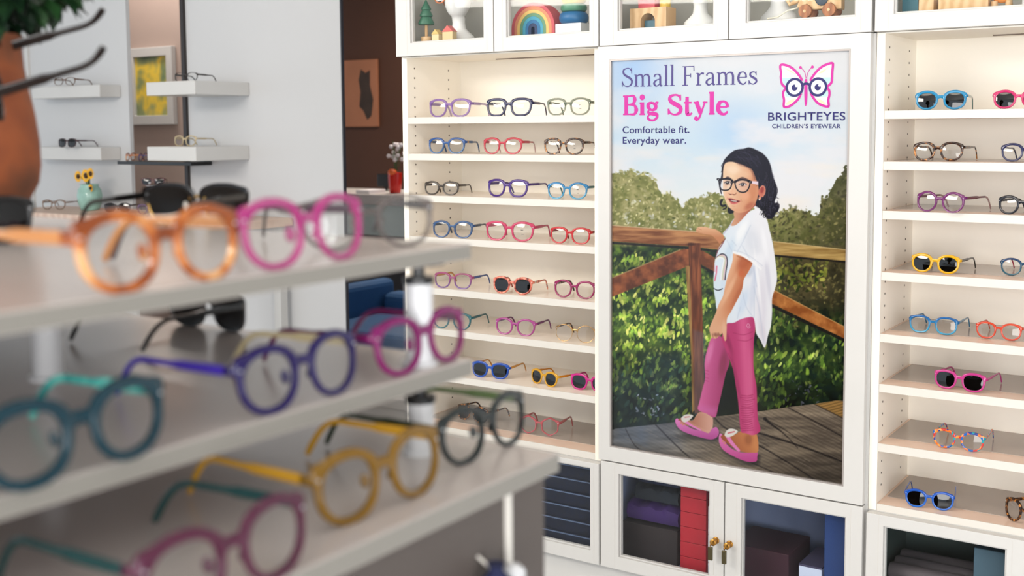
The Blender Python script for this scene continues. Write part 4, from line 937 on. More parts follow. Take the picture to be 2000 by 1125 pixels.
        if pads:
            R = MB(); R.ball((0, 0, 0), s*0.0024, s*0.0038, s*0.0062, 12, 8)
            ro = R.build('nose_pad', front if pads == 'front' else M_PAD, t, smooth=True); ro.location = P(side*(xi+0.0022), thick*0.5+0.0034, zc-c*0.12); ro.rotation_euler = (0, side*0.35, -side*0.5)
    return t
def by_contacts(label, L, R, Z, k=1.0, back=False, dyaw=None, **kw):
    # L, R: the two points in the photo where the rims touch a shelf of height Z
    A, B = onZ(L[0], L[1], Z), onZ(R[0], R[1], Z); A[2] = B[2] = Z
    g_ = kw.get('group', ''); wall = 'shelving' in g_; left = 'left shelving' in g_
    if dyaw is None: dyaw = (0.10 if left else -0.05) if wall else 0.0
    if wall and 'tlen' not in kw: kw['tlen'] = 0.100 if left else 0.145
    if back: A, B = B, A
    d = B-A; sp = d.length; sh = kw.get('shape', 'panto')
    s = k*sp/(2*(SHAPES[sh][3]+kw.get('rim', 0.0043)+0.0065))
    return eyewear(label, (A+B)/2, math.atan2(d[1], d[0])+dyaw, s, **kw)
def on_shelf(label, xl, xr, Z, py=None, yaw=None, Y=2.55, k=1.0, **kw):
    # xl, xr: outer ends of the front in the photo; Y depth of the front (or from its foot at row py)
    xm = (xl+xr)/2; left = 'left shelving' in kw['group']
    if yaw is None: yaw = 0.12 if left else -0.05
    if 'tlen' not in kw: kw['tlen'] = 0.088 if left else 0.145
    if py is not None: Y = min(max(onZ(xm, py, Z)[1], Y0+0.012), Y0+0.13)
    yy = PY+F*0.05
    A, B = onY(xl, 500, Y), onY(xr, 500, Y)
    # evaluate at the height of the shelf
    def at(x):
        y = 500.0
        for _ in range(4):
            p = onY(x, y, Y); dist = np.dot(np.array([p[0], p[1], p[2]-CZ]), FW); y += (p[2]-(Z+0.02))*F/dist
        return onY(x, y, Y)
    A, B = at(xl), at(xr); w = (B-A).length
    sh = kw.get('shape', 'panto'); q = SHAPES[sh]; rim = kw.get('rim', 0.0043)
    W0 = 2*((q[3]+rim+0.0065)+q[3]*(1+q[1]*0.55)+rim+0.003)
    o = (A+B)/2
    return eyewear(label, (o[0], Y, Z), yaw, k*w/W0, **kw)

GL = 'children\'s glasses on the left shelving unit'; GR = 'children\'s glasses on the right shelving unit'
def rl(i): return CZ+ROWL[i]
def rr_(i): return CZ+ROWR[i]+0.0012
A_ = acetate
# left unit, top to bottom
on_shelf('translucent lilac glasses, leftmost on the top shelf of the left unit', 836, 917, rl(0), yaw=0.05, Y=2.53, shape='soft', front=A_((150,96,200), alpha=0.62), tip=A_((190,160,220), alpha=0.6), group=GL)
on_shelf('navy blue glasses, middle of the top shelf of the left unit', 950, 1036, rl(0), Y=2.53, shape='wayfarer', rim=0.0051, front=A_((24,30,84)), group=GL)
on_shelf('clear sage green glasses, third on the top shelf of the left unit', 1068, 1151, rl(0), Y=2.53, shape='soft', front=A_((92,116,88), alpha=0.6), temple=A_((92,110,82), alpha=0.85), marks=True, group=GL)
on_shelf('small blue glasses with a tan temple band, leftmost on the second shelf', 837, 905, rl(1), Y=2.53, front=A_((22,78,150),(60,110,160)), temple=A_((30,86,140)), split=A_((206,160,110)), tip=None, group=GL)
on_shelf('coral red glasses, middle of the second shelf of the left unit', 944, 1017, rl(1), Y=2.53, front=A_((226,50,76), alpha=0.85), temple=A_((220,60,80)), tip=A_((240,190,190), alpha=0.6), group=GL)
on_shelf('brown tortoiseshell glasses, third on the second shelf of the left unit', 1062, 1138, rl(1), Y=2.53, front=A_(None, pat='tortoise'), marks=True, group=GL)
on_shelf('dark brown narrow glasses, leftmost on the third shelf', 829, 893, rl(2), Y=2.535, shape='oval', rim=0.0046, front=A_((58,46,34)), group=GL)
on_shelf('deep purple glasses, middle of the third shelf of the left unit', 950, 1030, rl(2), Y=2.55, yaw=0.02, shape='soft', rim=0.0051, front=A_((74,34,140)), tlen=0.118, group=GL)
on_shelf('turquoise blue glasses with a green temple, third on the third shelf', 1069, 1145, rl(2), Y=2.535, shape='panto', front=A_((28,126,184),(70,160,200)), temple=A_((20,120,120)), marks=True, group=GL)
by_contacts('steel blue glasses, leftmost on the fourth shelf of the left unit', (862,464), (903,466), rl(3), 0.98, shape='panto', front=A_((44,92,150), alpha=0.85), temple=A_((40,70,104)), group=GL)
by_contacts('bright pink glasses, middle of the fourth shelf of the left unit', (970,469.5), (1018,472), rl(3), 1.0, shape='soft', front=A_((232,58,112), alpha=0.85), temple=A_((214,62,110)), marks=True, group=GL)
by_contacts('bright red glasses, third on the fourth shelf of the left unit', (1092,475), (1132,477.5), rl(3), 1.0, shape='soft', front=A_((214,22,34)), temple=A_((150,26,36)), group=GL)
by_contacts('violet and orange glasses with a blue temple, leftmost on the fifth shelf', (866,562), (900,565), rl(4), 1.08, shape='soft', rim=0.0037, front=A_((176,80,130),(130,90,170), alpha=0.85), temple=A_((20,74,160)), temple2=A_((226,150,70)), tlen=0.112, group=GL)
by_contacts('salmon red mottled sunglasses, middle of the fifth shelf of the left unit', (980,572.5), (1019,576), rl(4), 1.0, shape='panto', rim=0.0049, front=A_(None, pat='redtort'), split=A_((240,226,206)), sun=True, group='children\'s sunglasses on the left shelving unit')
by_contacts('magenta glasses with tortoise temples, third on the fifth shelf', (1100,580.5), (1141,584.5), rl(4), 1.0, front=A_((166,24,96)), temple=A_(None, pat='tortoise'), split=A_((240,220,210)), group=GL)
by_contacts('teal glasses on the sixth shelf, mostly hidden behind the magenta pair', (862,641), (900,645), rl(5), 1.0, front=A_((32,110,120)), tlen=0.112, group=GL)
by_contacts('orchid pink glasses with purple temples on the sixth shelf', (986,653), (1024,657), rl(5), 1.04, front=A_((186,70,152)), temple=A_((120,30,110)), tlen=0.112, group=GL)
by_contacts('thin gold wire glasses at the right end of the sixth shelf', (1103,666), (1141,670), rl(5), 1.06, shape='round', rim=0.0011, thick=0.0016, endp=0.001, front=A_((190,150,96), pat='metal'), temple=A_(None, pat='tortoise'), th=0.005, group=GL)
GLS = 'children\'s sunglasses on the left shelving unit'
by_contacts('royal blue sunglasses with orange temples, leftmost on the seventh shelf', (938,736), (974,741), rl(6), 1.02, shape='soft', rim=0.0056, front=A_((22,84,196)), temple=A_((240,164,48)), sun=True, tlen=0.12, group=GLS)
by_contacts('yellow sunglasses in the middle of the seventh shelf of the left unit', (1042,750), (1079,755), rl(6), 0.94, dyaw=-0.28, shape='panto', rim=0.0051, front=A_((246,180,20)), temple=A_((240,150,30)), sun=True, group=GLS)
by_contacts('magenta pink sunglasses at the right end of the seventh shelf', (1132,761), (1169,767), rl(6), 1.04, shape='soft', rim=0.0051, front=A_((232,30,150)), sun=True, group=GLS)
by_contacts('brown tortoiseshell sunglasses on the bottom shelf, seen past the green glasses', (903,820), (938,826), rl(7)+0.0012, 1.0, dyaw=-0.1, front=A_(None, pat='tortoise'), sun=True, group=GLS)
by_contacts('pale pink hexagonal glasses on the bottom shelf of the left unit', (1032,846), (1072,852), rl(7)+0.0012, 1.0, shape='hex', rim=0.0029, front=A_((232,110,120), alpha=0.75), temple=A_((228,120,120), alpha=0.85), group=GL)
# right unit
GRS = 'children\'s sunglasses on the right shelving unit'
on_shelf('turquoise sunglasses with green temples, left on the top shelf of the right unit', 1786, 1889, rr_(0), Y=2.55, yaw=0.08, shape='panto', rim=0.0054, front=A_((22,150,206)), temple=A_((30,120,120)), sun=True, group=GRS)
on_shelf('hot pink sunglasses cut by the photo edge on the top right shelf', 1938, 2043, rr_(0), Y=2.55, yaw=0.1, shape='panto', rim=0.0054, front=A_((226,40,116)), sun=True, group=GRS)
on_shelf('tortoiseshell glasses, left on the second shelf of the right unit', 1780, 1883, rr_(1), Y=2.55, front=A_(None, pat='tortoise'), rim=0.0049, group=GR)
on_shelf('navy glasses cut by the photo edge on the second right shelf', 1952, 2056, rr_(1), Y=2.55, front=A_((26,30,88)), rim=0.0049, group=GR)
by_contacts('round plum purple glasses, left on the third shelf of the right unit', (1808,413.5), (1860,416), rr_(2), 1.0, shape='round', front=A_((122,28,110)), temple=A_((110,40,60)), tip=A_((200,150,150), alpha=0.7), group=GR)
by_contacts('black glasses cut by the photo edge on the third right shelf', (1968,418.5), (2020,421), rr_(2), 1.0, shape='panto', rim=0.0054, front=A_((26,26,38)), group=GR)
by_contacts('yellow sunglasses with black temples on the fourth shelf of the right unit', (1799,531.5), (1851,535), rr_(3), 1.0, shape='panto', rim=0.0054, front=A_((250,190,14)), temple=A_((30,30,28)), sun=True, group=GRS)
by_contacts('dark blue glasses with pink inner temples, cut by the photo edge', (1974,538), (2026,541), rr_(3), 1.0, front=A_((20,58,104),(24,90,110)), temple=A_((20,60,104)), temple2=A_((206,30,84)), group=GR)
by_contacts('sky blue glasses, left on the fifth shelf of the right unit', (1795,649.5), (1847,654), rr_(4), 1.0, shape='soft', front=A_((24,100,170),(50,160,204)), temple=A_((30,130,176)), group=GR)
by_contacts('orange red glasses at the right edge of the fifth right shelf', (1926,661), (1973,665), rr_(4), 1.05, front=A_((236,72,36)), group=GR)
by_contacts('raspberry pink sunglasses on the sixth shelf of the right unit', (1845,759), (1900,766), rr_(5), 1.0, shape='soft', rim=0.0049, front=A_((218,60,150)), sun=True, group=GRS)
by_contacts('navy glasses mostly outside the photo edge on the sixth right shelf', (2018,778), (2066,784), rr_(5), 1.0, front=A_((20,30,80)), group=GR)
by_contacts('blue, orange and red patterned glasses on the seventh shelf of the right unit', (1843,875), (1898,882), rr_(6), 1.0, front=A_(None, pat='multi'), rim=0.0046, shape='panto', group=GR)
by_contacts('cobalt blue sunglasses on the bottom shelf of the right unit', (1790,990), (1839,997.5), rr_(7), 1.05, dyaw=0.10, shape='panto', rim=0.0049, front=A_((16,84,190),(40,110,210)), sun=True, group=GRS)
by_contacts('dark tortoiseshell glasses at the bottom right corner shelf', (1977,1018), (2016,1036), rr_(7), 1.15, front=A_(None, pat='tortoise'), rim=0.0049, group=GR)
# ------------------------------------------------------------------ display island in front
M_ISL = plain('island_laminate', (184,174,169), 0.22, vary=0.02, vscale=6)
M_ISLE = plain('island_edging', (130,126,119), 0.4)
M_ISLB = plain('island_side_panel', (80,72,68), 0.5, vary=0.02)
M_POST = plain('white_post', (206,206,208), 0.3)
HS, HM, HB = CZ-0.093, CZ-0.189, CZ-0.262
XS, XT, YS, YT = -0.551, -0.479, 0.748, 0.768
t = thing('display_island', 'grey three tier display island in the foreground carrying blurred glasses', 'display table', (-1.0, 0.2, 0))
def slab(name, x0, x1, y0, y1, ztop, th):
    b = MB(); b.box(x0, x1-0.002, y0, y1, ztop-th, ztop); b.mat(1).box(x1-0.002, x1, y0, y1, ztop-th, ztop-0.0004)
    return b.build(name, [M_ISL, M_ISLE], t, bevel=0.0006, world=True)
slab('shelf', -1.62, XS, -0.25, YS, HS, 0.0125)
slab('shelf', -1.62, XS, -0.25, YS, HM, 0.0135)
slab('table_top', -1.70, XT, -0.35, YT, HB, 0.015)
b = MB(); b.box(-1.68, XT-0.010, -0.33, YT-0.008, 0.05, HB-0.015); b.box(-1.66, XT-0.03, -0.31, YT-0.03, 0, 0.05)
b.build('cabinet_body', M_ISLB, t, world=True)
p = onX_ = None
def onX(x, y, X):
    d = ray(x, y); d = d*(X/d[0]); return Vector((d[0], d[1], d[2]+CZ))
q = onX(990, 1000, XT-0.010)
b = MB(); b.box(XT-0.010, XT-0.0075, q[1]-0.0035, q[1]+0.0035, 0.08, HB-0.017); b.build('door_edge_strip', M_EDGE, t, world=True)
q = onX(1006, 1124, XT+0.012)
b = MB(); b.lathe([(0.004,XT-0.010),(0.004,XT+0.002),(0.0085,XT+0.006),(0.0095,XT+0.012),(0.007,XT+0.017),(0.001,XT+0.018)], (0, q[1], q[2]), 20, 'x')
b.build('knob', M_POST, t, smooth=True, world=True)
for (cx, cy) in ((-0.5745, 0.7085), (-0.785, 0.516), (-1.45, 0.66)):
    for z0, z1 in ((HM, HS-0.0125), (HB, HM-0.0135)):
        b = MB(); b.lathe([(0.0145,z0),(0.0145,z0+0.003),(0.0112,z0+0.0035),(0.0112,z1-0.016)], (cx, cy, 0), 32)
        po = b.build('post', M_POST, t, smooth=True, world=True)
        b = MB(); b.lathe([(0.0125,z1-0.017),(0.0125,z1-0.012),(0.005,z1-0.0115),(0.005,z1-0.003),(0.010,z1-0.0028),(0.010,z1)], (cx, cy, 0), 24)
        b.build('collar', M_BLACK, po, smooth=True, world=True)
for z1 in (HS-0.0125, HM-0.0135):
    b = MB(); b.box(-1.5, XS-0.012, YS-0.040, YS-0.020, z1-0.0035, z1); b.build('shelf_rail', M_BLACK, t, world=True)

GF = 'glasses on the foreground display island'
FN = dict(n=72, group=GF, pads='front')
by_contacts('blurred amber orange glasses at the left front of the top island shelf', (245,573), (415,547), HS, shape='panto', rim=0.0054, thick=0.0054, endp=0.006, front=A_(None, pat='amber', alpha=0.93), temple=A_((226,150,80), alpha=0.93), th=0.0085, **FN)
by_contacts('blurred translucent pink glasses on the top island shelf', (545,527), (672,507), HS, shape='panto', rim=0.0046, thick=0.0048, endp=0.005, front=A_((206,56,144), alpha=0.66), temple=A_((70,40,60)), **FN)
eyewear('blurred clear grey glasses at the far right of the top island shelf', (-0.594, 0.674, HS), math.radians(62), 0.92, shape='panto', rim=0.0034, front=A_((120,108,104), alpha=0.55), temple=A_((90,80,78), alpha=0.8), **FN)
by_contacts('large blurred teal glasses at the left of the middle island shelf', (67,956), (262,896), HM, shape='panto', rim=0.0064, thick=0.0060, endp=0.0065, front=A_((2,52,66), rough=0.12), temple=A_(None, pat='teal_pearl'), th=0.0085, **FN)
by_contacts('blurred indigo glasses with one gold temple on the middle island shelf', (535,809), (660,771), HM, shape='panto', rim=0.0050, thick=0.0050, endp=0.0055, front=A_((28,10,86), rough=0.12), temple2=A_((70,40,190)), temple=A_((226,206,160)), **FN)
by_contacts('blurred magenta glasses at the right end of the middle island shelf', (787,734), (880,706), HM, shape='panto', rim=0.0050, thick=0.0050, endp=0.0055, front=A_((140,14,104), alpha=0.92), temple=A_((126,24,96)), **FN)
by_contacts('blurred mustard yellow glasses on the island table top', (690,1023), (820,969), HB, shape='panto', rim=0.0052, thick=0.0052, endp=0.0055, front=A_((138,98,12), alpha=0.93), temple=A_((232,172,40)), **FN)
by_contacts('blurred dark green glasses at the right end of the island table top', (912,907), (1000,870), HB, shape='panto', rim=0.0044, thick=0.0050, endp=0.0055, front=A_((30,40,40), alpha=0.95), temple=A_((110,134,84), alpha=0.95), temple2=A_((48,66,40)), **FN)
B1 = onZ(545, 1130, HB); A1 = Vector((B1[0]+0.003, B1[1]-0.066, HB))
eyewear('blurred burgundy glasses with dark teal temples at the bottom of the photo', (A1+B1)/2, math.radians(92), 0.98, shape='panto', rim=0.0050, thick=0.0052, endp=0.0055, front=A_((92,26,60), alpha=0.85), temple=A_((26,70,70)), **FN)
GFS = 'sunglasses on the foreground display island'
eyewear('black browline sunglasses with gold rims, seen from behind on the top shelf', (-0.912, 0.775, HS), math.radians(199), 0.92, shape='browline', rim=0.0022, thick=0.0034, brow=A_((196,156,86), pat='metal'), front=A_((20,18,18)), sun=True, n=56, group=GFS, pads=True, tlen=0.125)
eyewear('black sunglasses facing away between the top and middle island shelves', (-0.853, 0.735, HM), math.radians(180), 0.86, shape='wayfarer', rim=0.0034, front=A_((22,24,26)), sun=True, n=56, group=GFS)
q = onZ(-12, 474, HS)
eyewear('black sunglasses at the left photo edge, beside the terracotta planter', (q[0]+0.012, q[1]-0.035, HS), math.radians(70), 0.9, shape='wayfarer', rim=0.0040, front=A_((16,16,18)), sun=True, n=48, group=GFS)

# terracotta head planter with dark foliage, wearing glasses
q = onZ(-62, 452, HS)
t = thing('head_planter', 'terracotta planter with dark green foliage at the left photo edge', 'planter', (q[0], q[1], HS))
M_TERRA = ramp_mat('terracotta', [(104,62,40),(146,76,38),(116,56,28)], 9, 0.75)
b = MB(); r = 0.066
prof = [(0.030,0.0),(0.046,0.0005),(0.052,0.006),(0.050,0.016),(0.056,0.030),(0.064,0.045),(0.0665,0.062),(0.066,0.085),(0.063,0.110),(0.059,0.130),(0.055,0.155),(0.054,0.172),(0.055,0.185),(0.050,0.185),(0.048,0.170)]
b.lathe(prof, (0,0,0), 48); b.build('pot', M_TERRA, t, smooth=True)
b = MB(); b.lathe([(0.0490,0.168),(0.001,0.172)], (0,0,0), 32); b.build('soil', plain('potting_soil', (44,34,28), 0.95, bump=0.5), t)
M_LEAF = ramp_mat('dark_leaves', [(8,22,14),(14,42,20),(30,70,28)], 30, 0.5)
rng = random.Random(3); b = MB()
for i in range(2400):
    a = rng.uniform(0, 2*PI); el = rng.uniform(-1.35, 1.45); R = rng.uniform(0.150, 0.167)
    c = Vector((R*math.cos(a)*math.cos(el), R*math.sin(a)*math.cos(el), 0.360+R*math.sin(el)))
    d = Vector((math.cos(a)*math.cos(el)+rng.uniform(-.5,.5), math.sin(a)*math.cos(el)+rng.uniform(-.5,.5), math.sin(el)+rng.uniform(-.4,.5))).normalized()
    s = d.cross(Vector((0,0,1))+Vector((rng.uniform(-.3,.3),0,0))).normalized(); u = s.cross(d); L = rng.uniform(0.018, 0.032); w = L*0.3
    b.add([c, c+d*L*.45+s*w+u*L*.06, c+d*L, c+d*L*.45-s*w+u*L*.06, c+d*L*.45-u*0.001], [(0,1,4),(1,2,4),(2,3,4),(3,0,4)])
for i in range(14):
    a = rng.uniform(0, 2*PI); e = Vector((0.03*math.cos(a), 0.03*math.sin(a), 0.25))
    b.tube([(0,0,0.168), (e[0]*.4, e[1]*.4, 0.19), e], [0.002, 0.0016, 0.001], 6)
b.ball((0,0,0.360), 0.161, 0.161, 0.161, 28, 18); b.build('foliage', M_LEAF, t)

q = onX(940, 1124, XT-0.004)
t = thing('cloth_pouch', 'small navy cloth pouch on the island side beside the white knob', 'pouch', (XT-0.0095, q[1], q[2]-0.030))
b = MB(); b.lathe([(0.010,0.0),(0.016,0.004),(0.018,0.014),(0.014,0.026),(0.006,0.036),(0.005,0.039),(0.007,0.042)], (0.019, 0, 0), 20); b.build('bag', plain('navy_pouch_cloth', (20,26,62), 0.9, bump=0.4), t, smooth=True)
b = MB(); b.tube([(0.019,0,0.0365),(0.008,0.001,0.040),(0.001,0.002,0.043)], 0.0012, 8); b.build('drawstring', M_EDGE, t, smooth=True)
# dark glasses resting on the planter with their temples towards the wall
q1 = onZ(-62, 452, HS)
g = eyewear('dark brown glasses worn by the terracotta planter, temples pointing right', (0,0,0), 0, 0.95, shape='wayfarer', rim=0.0050, thick=0.006, front=A_((22,9,7)), n=48, th=0.009, bend=0.45, tlen=0.098, group=None, up=True, splay=0.0)
e_y = Vector(RT*0.93+UP*0.30+FW*0.20).normalized()
e_x = Vector(-FW*0.86-UP*0.50); e_x = (e_x-e_y*e_x.dot(e_y)).normalized(); e_z = e_x.cross(e_y)
M3 = Matrix((e_x, e_y, e_z)).transposed().to_4x4()
M3.translation = onY(6, 205, q1[1]-0.01)
g.matrix_world = M3

# ------------------------------------------------------------------ toys in the upper cabinets
YT_ = 2.56
def T(x, y): return onY(x, y, YT_)
SC_ = lambda x: px2m(1, T(x, 50))
WOOD = ramp_mat('beech_wood', [(206,164,116),(226,188,142)], 14, 0.5, kind='wave')
WOOD2 = ramp_mat('walnut_wood', [(148,90,52),(178,112,68)], 18, 0.5, kind='wave')
def paint(c): return plain('toy_paint', c, 0.45)
YT_ = 2.527
s = SC_(832); c = T(833, 82)
t = thing('toy_tree', 'green wooden toy tree on a trunk in the upper left cabinet', 'toy', (c[0], YT_, UF))
b = MB(); b.lathe([(10*s,0),(11*s,1*s),(11*s,9*s),(9*s,10*s)], n=24); b.build('base', WOOD, t, smooth=True)
b = MB(); b.lathe([(3*s,10*s),(3*s,34*s)], n=16); b.build('trunk', WOOD, t, smooth=True)
b = MB(); b.lathe([(2*s,32*s),(15*s,33*s),(16*s,36*s),(10*s,48*s),(12.5*s,49*s),(13*s,51*s),(8*s,61*s),(10*s,62*s),(10*s,64*s),(5*s,73*s),(0.5*s,82*s)], n=28); b.build('crown', paint((52,104,78)), t, smooth=True)
def toy_house(label, x0, x1, top, roofc, wallc, g):
    c = T((x0+x1)/2, 82); w = (x1-x0)*s/2; h = (82-top)*s
    t = thing('toy_house', label, 'toy', (c[0], YT_+0.004, UF), group=g)
    b = MB(); b.box(-w*.9, w*.9, -0.01, 0.01, 0, h*.58); b.build('walls', paint(wallc), t, bevel=0.0006)
    b = MB(); b.prism([(-w,h*.581),(w,h*.581),(0,h)], -0.011, 0.011); b.build('roof', paint(roofc), t, bevel=0.0004)
toy_house('small wooden toy house with yellow roof beside the toy tree', 843, 862, 59, (226,190,110), (232,208,160), 'toy houses')
toy_house('small wooden toy house with coral red roof beside the mannequin head', 863, 890, 53, (216,96,88), (226,196,146), 'toy houses')
YT_ = 2.56
M_PLAST = plain('white_mannequin', (240,238,236), 0.45)
def bust(label, px, k, yaw, yy=0.0):
    c = T(px, 60); s = SC_(px)*k
    t = thing('mannequin_head', label, 'mannequin', (c[0], YT_+0.03+yy, UF), yaw, 'white mannequin heads in the upper cabinets')
    R = [(0,0,40,26),(2,0,42,27),(14,0,38,25),(24,0,26,20),(32,0,18,17),(46,-1,15.5,16),(58,-2,16,18),(62,-6,15,22),(66,-9,19,25),(74,-8,25,30),(86,-6,30,36),(100,-3,33,41),(116,0,34,43),(132,3,31,39),(144,5,22,29),(150,6,8,11)]
    n = 36; vs = []; fs = []
    for z, oy, rx, ry in R:
        for q in range(n):
            a = 2*PI*q/n; x = rx*math.cos(a); y = oy+ry*math.sin(a)
            if z >= 62 and math.sin(a) < 0:        # nose, lips, eye sockets
                f = math.exp(-(x/6.0)**2)
                y -= f*(7*math.exp(-((z-86)/7.0)**2)+2.6*math.exp(-((z-74)/3.0)**2))
                y += 3.0*math.exp(-((abs(x)-13)/6)**2)*math.exp(-((z-100)/7.0)**2)
            vs.append((x*s, y*s, z*s))
    for i in range(len(R)-1):
        for q in range(n): fs.append((i*n+q, i*n+(q+1) % n, (i+1)*n+(q+1) % n, (i+1)*n+q))
    fs += [tuple(range(n-1,-1,-1)), tuple((len(R)-1)*n+q for q in range(n))]
    b = MB(); b.add(vs, fs); o = b.build('bust', M_PLAST, t, smooth=True)
    return t, s
t, s2 = bust('white mannequin head in orange sunglasses, upper left cabinet', 884, 0.80, 0.25)
g = eyewear('orange sunglasses worn by the white mannequin head', t.location+Vector((-0.010, -0.043, s2*92)), 0.25, 0.60, shape='round', rim=0.0060, front=A_((232,120,40)), sun=True, lens=glass_mat('amber_sun_lens', (0.30,0.10,0.04), 1.2), rivet=False, tlen=0.10)
s = SC_(1047); c = T(1048, 71)
t = thing('rainbow_stacker', 'wooden rainbow stacking toy with seven arches', 'toy', (c[0], YT_, UF))
cols = [(206,82,90),(226,140,102),(238,194,112),(104,148,112),(70,158,184),(40,110,160),(36,52,92)]
z0 = (c[2]-UF)
for i, cc in enumerate(cols):
    ro = (50-6.6*i)*s; ri = (50-6.6*(i+1)+0.3)*s if i < 6 else 4*s; leg = 14*s
    b = MB(); b.arc_band((0, leg), ri, ro, -0.018, 0.030, n=32)
    b.box(-ro, -ri, -0.018, 0.030, 0, leg); b.box(ri, ro, -0.018, 0.030, 0, leg)
    b.build('arch', plain('rainbow_paint', cc, 0.55, vary=0.05, vscale=60), t)
s = SC_(1122); c = T(1121, 66)
b = MB(); b.box(-29*s, 29*s, -0.03, 0.04, 0, 0.026); o = b.build('storage_box', plain('white_card', (238,238,240), 0.6), None, bevel=0.001); o.location = (c[0], YT_, UF)
tag(o, 'small white box under the ring stacking toy', 'box')
t = thing('ring_stacker', 'ring stacking toy in blue, green and yellow beside the rainbow', 'toy', (c[0], YT_, UF+0.0262))
z = 0
for w, h, cc in ((29,23,(30,100,150)),(26,15,(84,140,110)),(23,15,(220,186,92)),(19,14,(226,130,80)),(15,13,(206,80,84))):
    b = MB(); hh = h*s/2
    b.lathe([(w*s*.55, z)]+[(w*s-hh*.75+hh*.75*math.cos(a), z+hh+hh*math.sin(a)) for a in [(-PI/2+PI*q/10) for q in range(11)]]+[(w*s*.55, z+2*hh)], n=32)
    b.build('ring', plain('ring_paint', cc, 0.4), t, smooth=True); z += h*s
s = SC_(1276)
c = T(1276, 57); t = thing('arch_block', 'wooden arch block with tunnel opening in the upper middle cabinet', 'toy', (c[0], YT_-0.01, UF))
b = MB(); H = 40*s; b.arc_band((0, 13*s), 15.5*s, 15.6*s, -0.02, 0.035, n=20)
pts = [(-39*s,0),(-39*s,H),(39*s,H),(39*s,0),(15.5*s,0)]+[(15.5*s*math.cos(PI*q/16), 14*s+15.5*s*math.sin(PI*q/16)) for q in range(17)]+[(-15.5*s,0)]
b = MB(); b.prism(pts, -0.02, 0.035); b.build('arch', WOOD, t)
b = MB(); b.box(-13*s, 13*s, -0.012, 0.02, 0, 17*s); o = b.build('toy_block', paint((60,104,120)), None, bevel=0.0008); o.location = (c[0]-0.001, YT_+0.0, UF); tag(o, 'small teal toy block inside the wooden arch', 'toy')
c2 = T(1269, 20); b = MB(); b.box(-18*s, 18*s, -0.018, 0.018, 0, 20*s); o = b.build('toy_block', paint((196,60,72)), None, bevel=0.0008); o.location = (c2[0], YT_, UF+H+0.0002); tag(o, 'red toy block lying on the wooden arch', 'toy')
c2 = T(1297, 20); b = MB(); b.lathe([(10*s,0),(10.5*s,1*s),(10.5*s,15*s),(10*s,16*s)], n=24); o = b.build('toy_cylinder', paint((214,178,72)), None, smooth=True); o.location = (c2[0]+0.003, YT_, UF+H+0.0002); tag(o, 'yellow toy cylinder beside the red block on the arch', 'toy')
bust('white mannequin head beside the wooden arch block', 1358, 0.86, 0.1)
bust('white mannequin head beside the wooden elephant', 1512, 1.0, -0.2)
s = SC_(1610); c = T(1611, 44); ez = UF
t = thing('pull_along_elephant', 'wooden elephant pull toy on four wheels in the upper cabinet', 'toy', (c[0], YT_-0.03, ez))
for dx in (-24, 23):
    for dy in (-0.020, 0.020):
        b = MB(); b.lathe([(12.5*s,-0.005),(13*s,-0.004),(13*s,0.004),(12.5*s,0.005)], (dx*s, dy, 13*s), 28, 'y'); w = b.build('wheel', WOOD2, t, smooth=True)
        b = MB(); b.lathe([(3*s,-0.0065),(3*s,0.0065)], (dx*s, dy, 13*s), 12, 'y'); b.build('axle_cap', WOOD, w, smooth=True)
b = MB(); pts = [(-44*s,24*s),(-40*s,34*s),(-42*s,60*s),(-30*s,72*s),(30*s,72*s),(44*s,58*s),(44*s,14*s),(34*s,14*s),(24*s,28*s),(12*s,16*s),(-12*s,16*s),(-24*s,28*s),(-34*s,16*s)]
b.prism(pts, -0.013, 0.013); b.build('body', WOOD, t, bevel=0.002)
b = MB(); b.tube([(-40*s,0,40*s),(-52*s,0,34*s),(-62*s,0,30*s),(-68*s,0,40*s)], [6*s,5*s,4*s,3.5*s], 10, up=(0,1,0)); b.build('trunk', WOOD, t, smooth=True)
b = MB(); b.ball((6*s,-0.0145,44*s), 15*s, 0.003, 22*s, 24, 12); b.build('ear', paint((64,72,84)), t, smooth=True)
b = MB(); b.ball((-28*s,-0.0135,52*s), 3*s, 0.0012, 3*s); b.build('eye', M_BLACK, t, smooth=True)
b = MB(); b.tube([(-44*s,-0.004,22*s),(-64*s,-0.006,18*s),(-84*s,-0.01,6*s),(-104*s,-0.012,4*s)], 1.6*s, 8); b.build('pull_cord', paint((236,226,206)), t, smooth=True)
b = MB(); b.tube([(44*s,0,54*s),(52*s,0,42*s),(60*s,0,30*s)], 1.2*s, 8); b.build('tail', paint((210,190,160)), t, smooth=True)
s = SC_(1800)
for x0, x1, cc, lb in ((1772,1802,(38,92,104),'teal toy block standing in the upper right cabinet'),(1804,1832,None,'plain wooden block beside the teal block')):
    c = T((x0+x1)/2, 20); b = MB(); b.box(-(x1-x0)*s/2, (x1-x0)*s/2, -0.02, 0.02, 0, 0.075); o = b.build('toy_block', paint(cc) if cc else WOOD, None, bevel=0.0008); o.location = (c[0], YT_-0.02, UF); tag(o, lb, 'toy')
c = T(1889, 20)
t = thing('toy_trolley', 'wooden trolley toy carrying red and green balls at top right', 'toy', (c[0], YT_-0.02, UF))
b = MB(); b.box(-45*s, 45*s, -0.02, 0.02, 0, 21*s); b.build('tray', WOOD, t, bevel=0.0012)
for dx, cc in ((-30,(190,52,70)),(-9,(200,56,76)),(24,(72,128,92)),(40,(232,180,80))):
    b = MB(); b.ball((dx*s, 0, 31*s), 10*s, 10*s, 10*s, 20, 12); b.lathe([(3*s,40*s),(3*s,48*s),(0.5*s,50*s)], (dx*s,0,0), 12); b.build('peg_ball', paint(cc), t, smooth=True)
c = T(1962, 18)
t = thing('toy_lion', 'wooden toy lion with orange mane at the top right corner', 'toy', (c[0], YT_-0.025, UF))
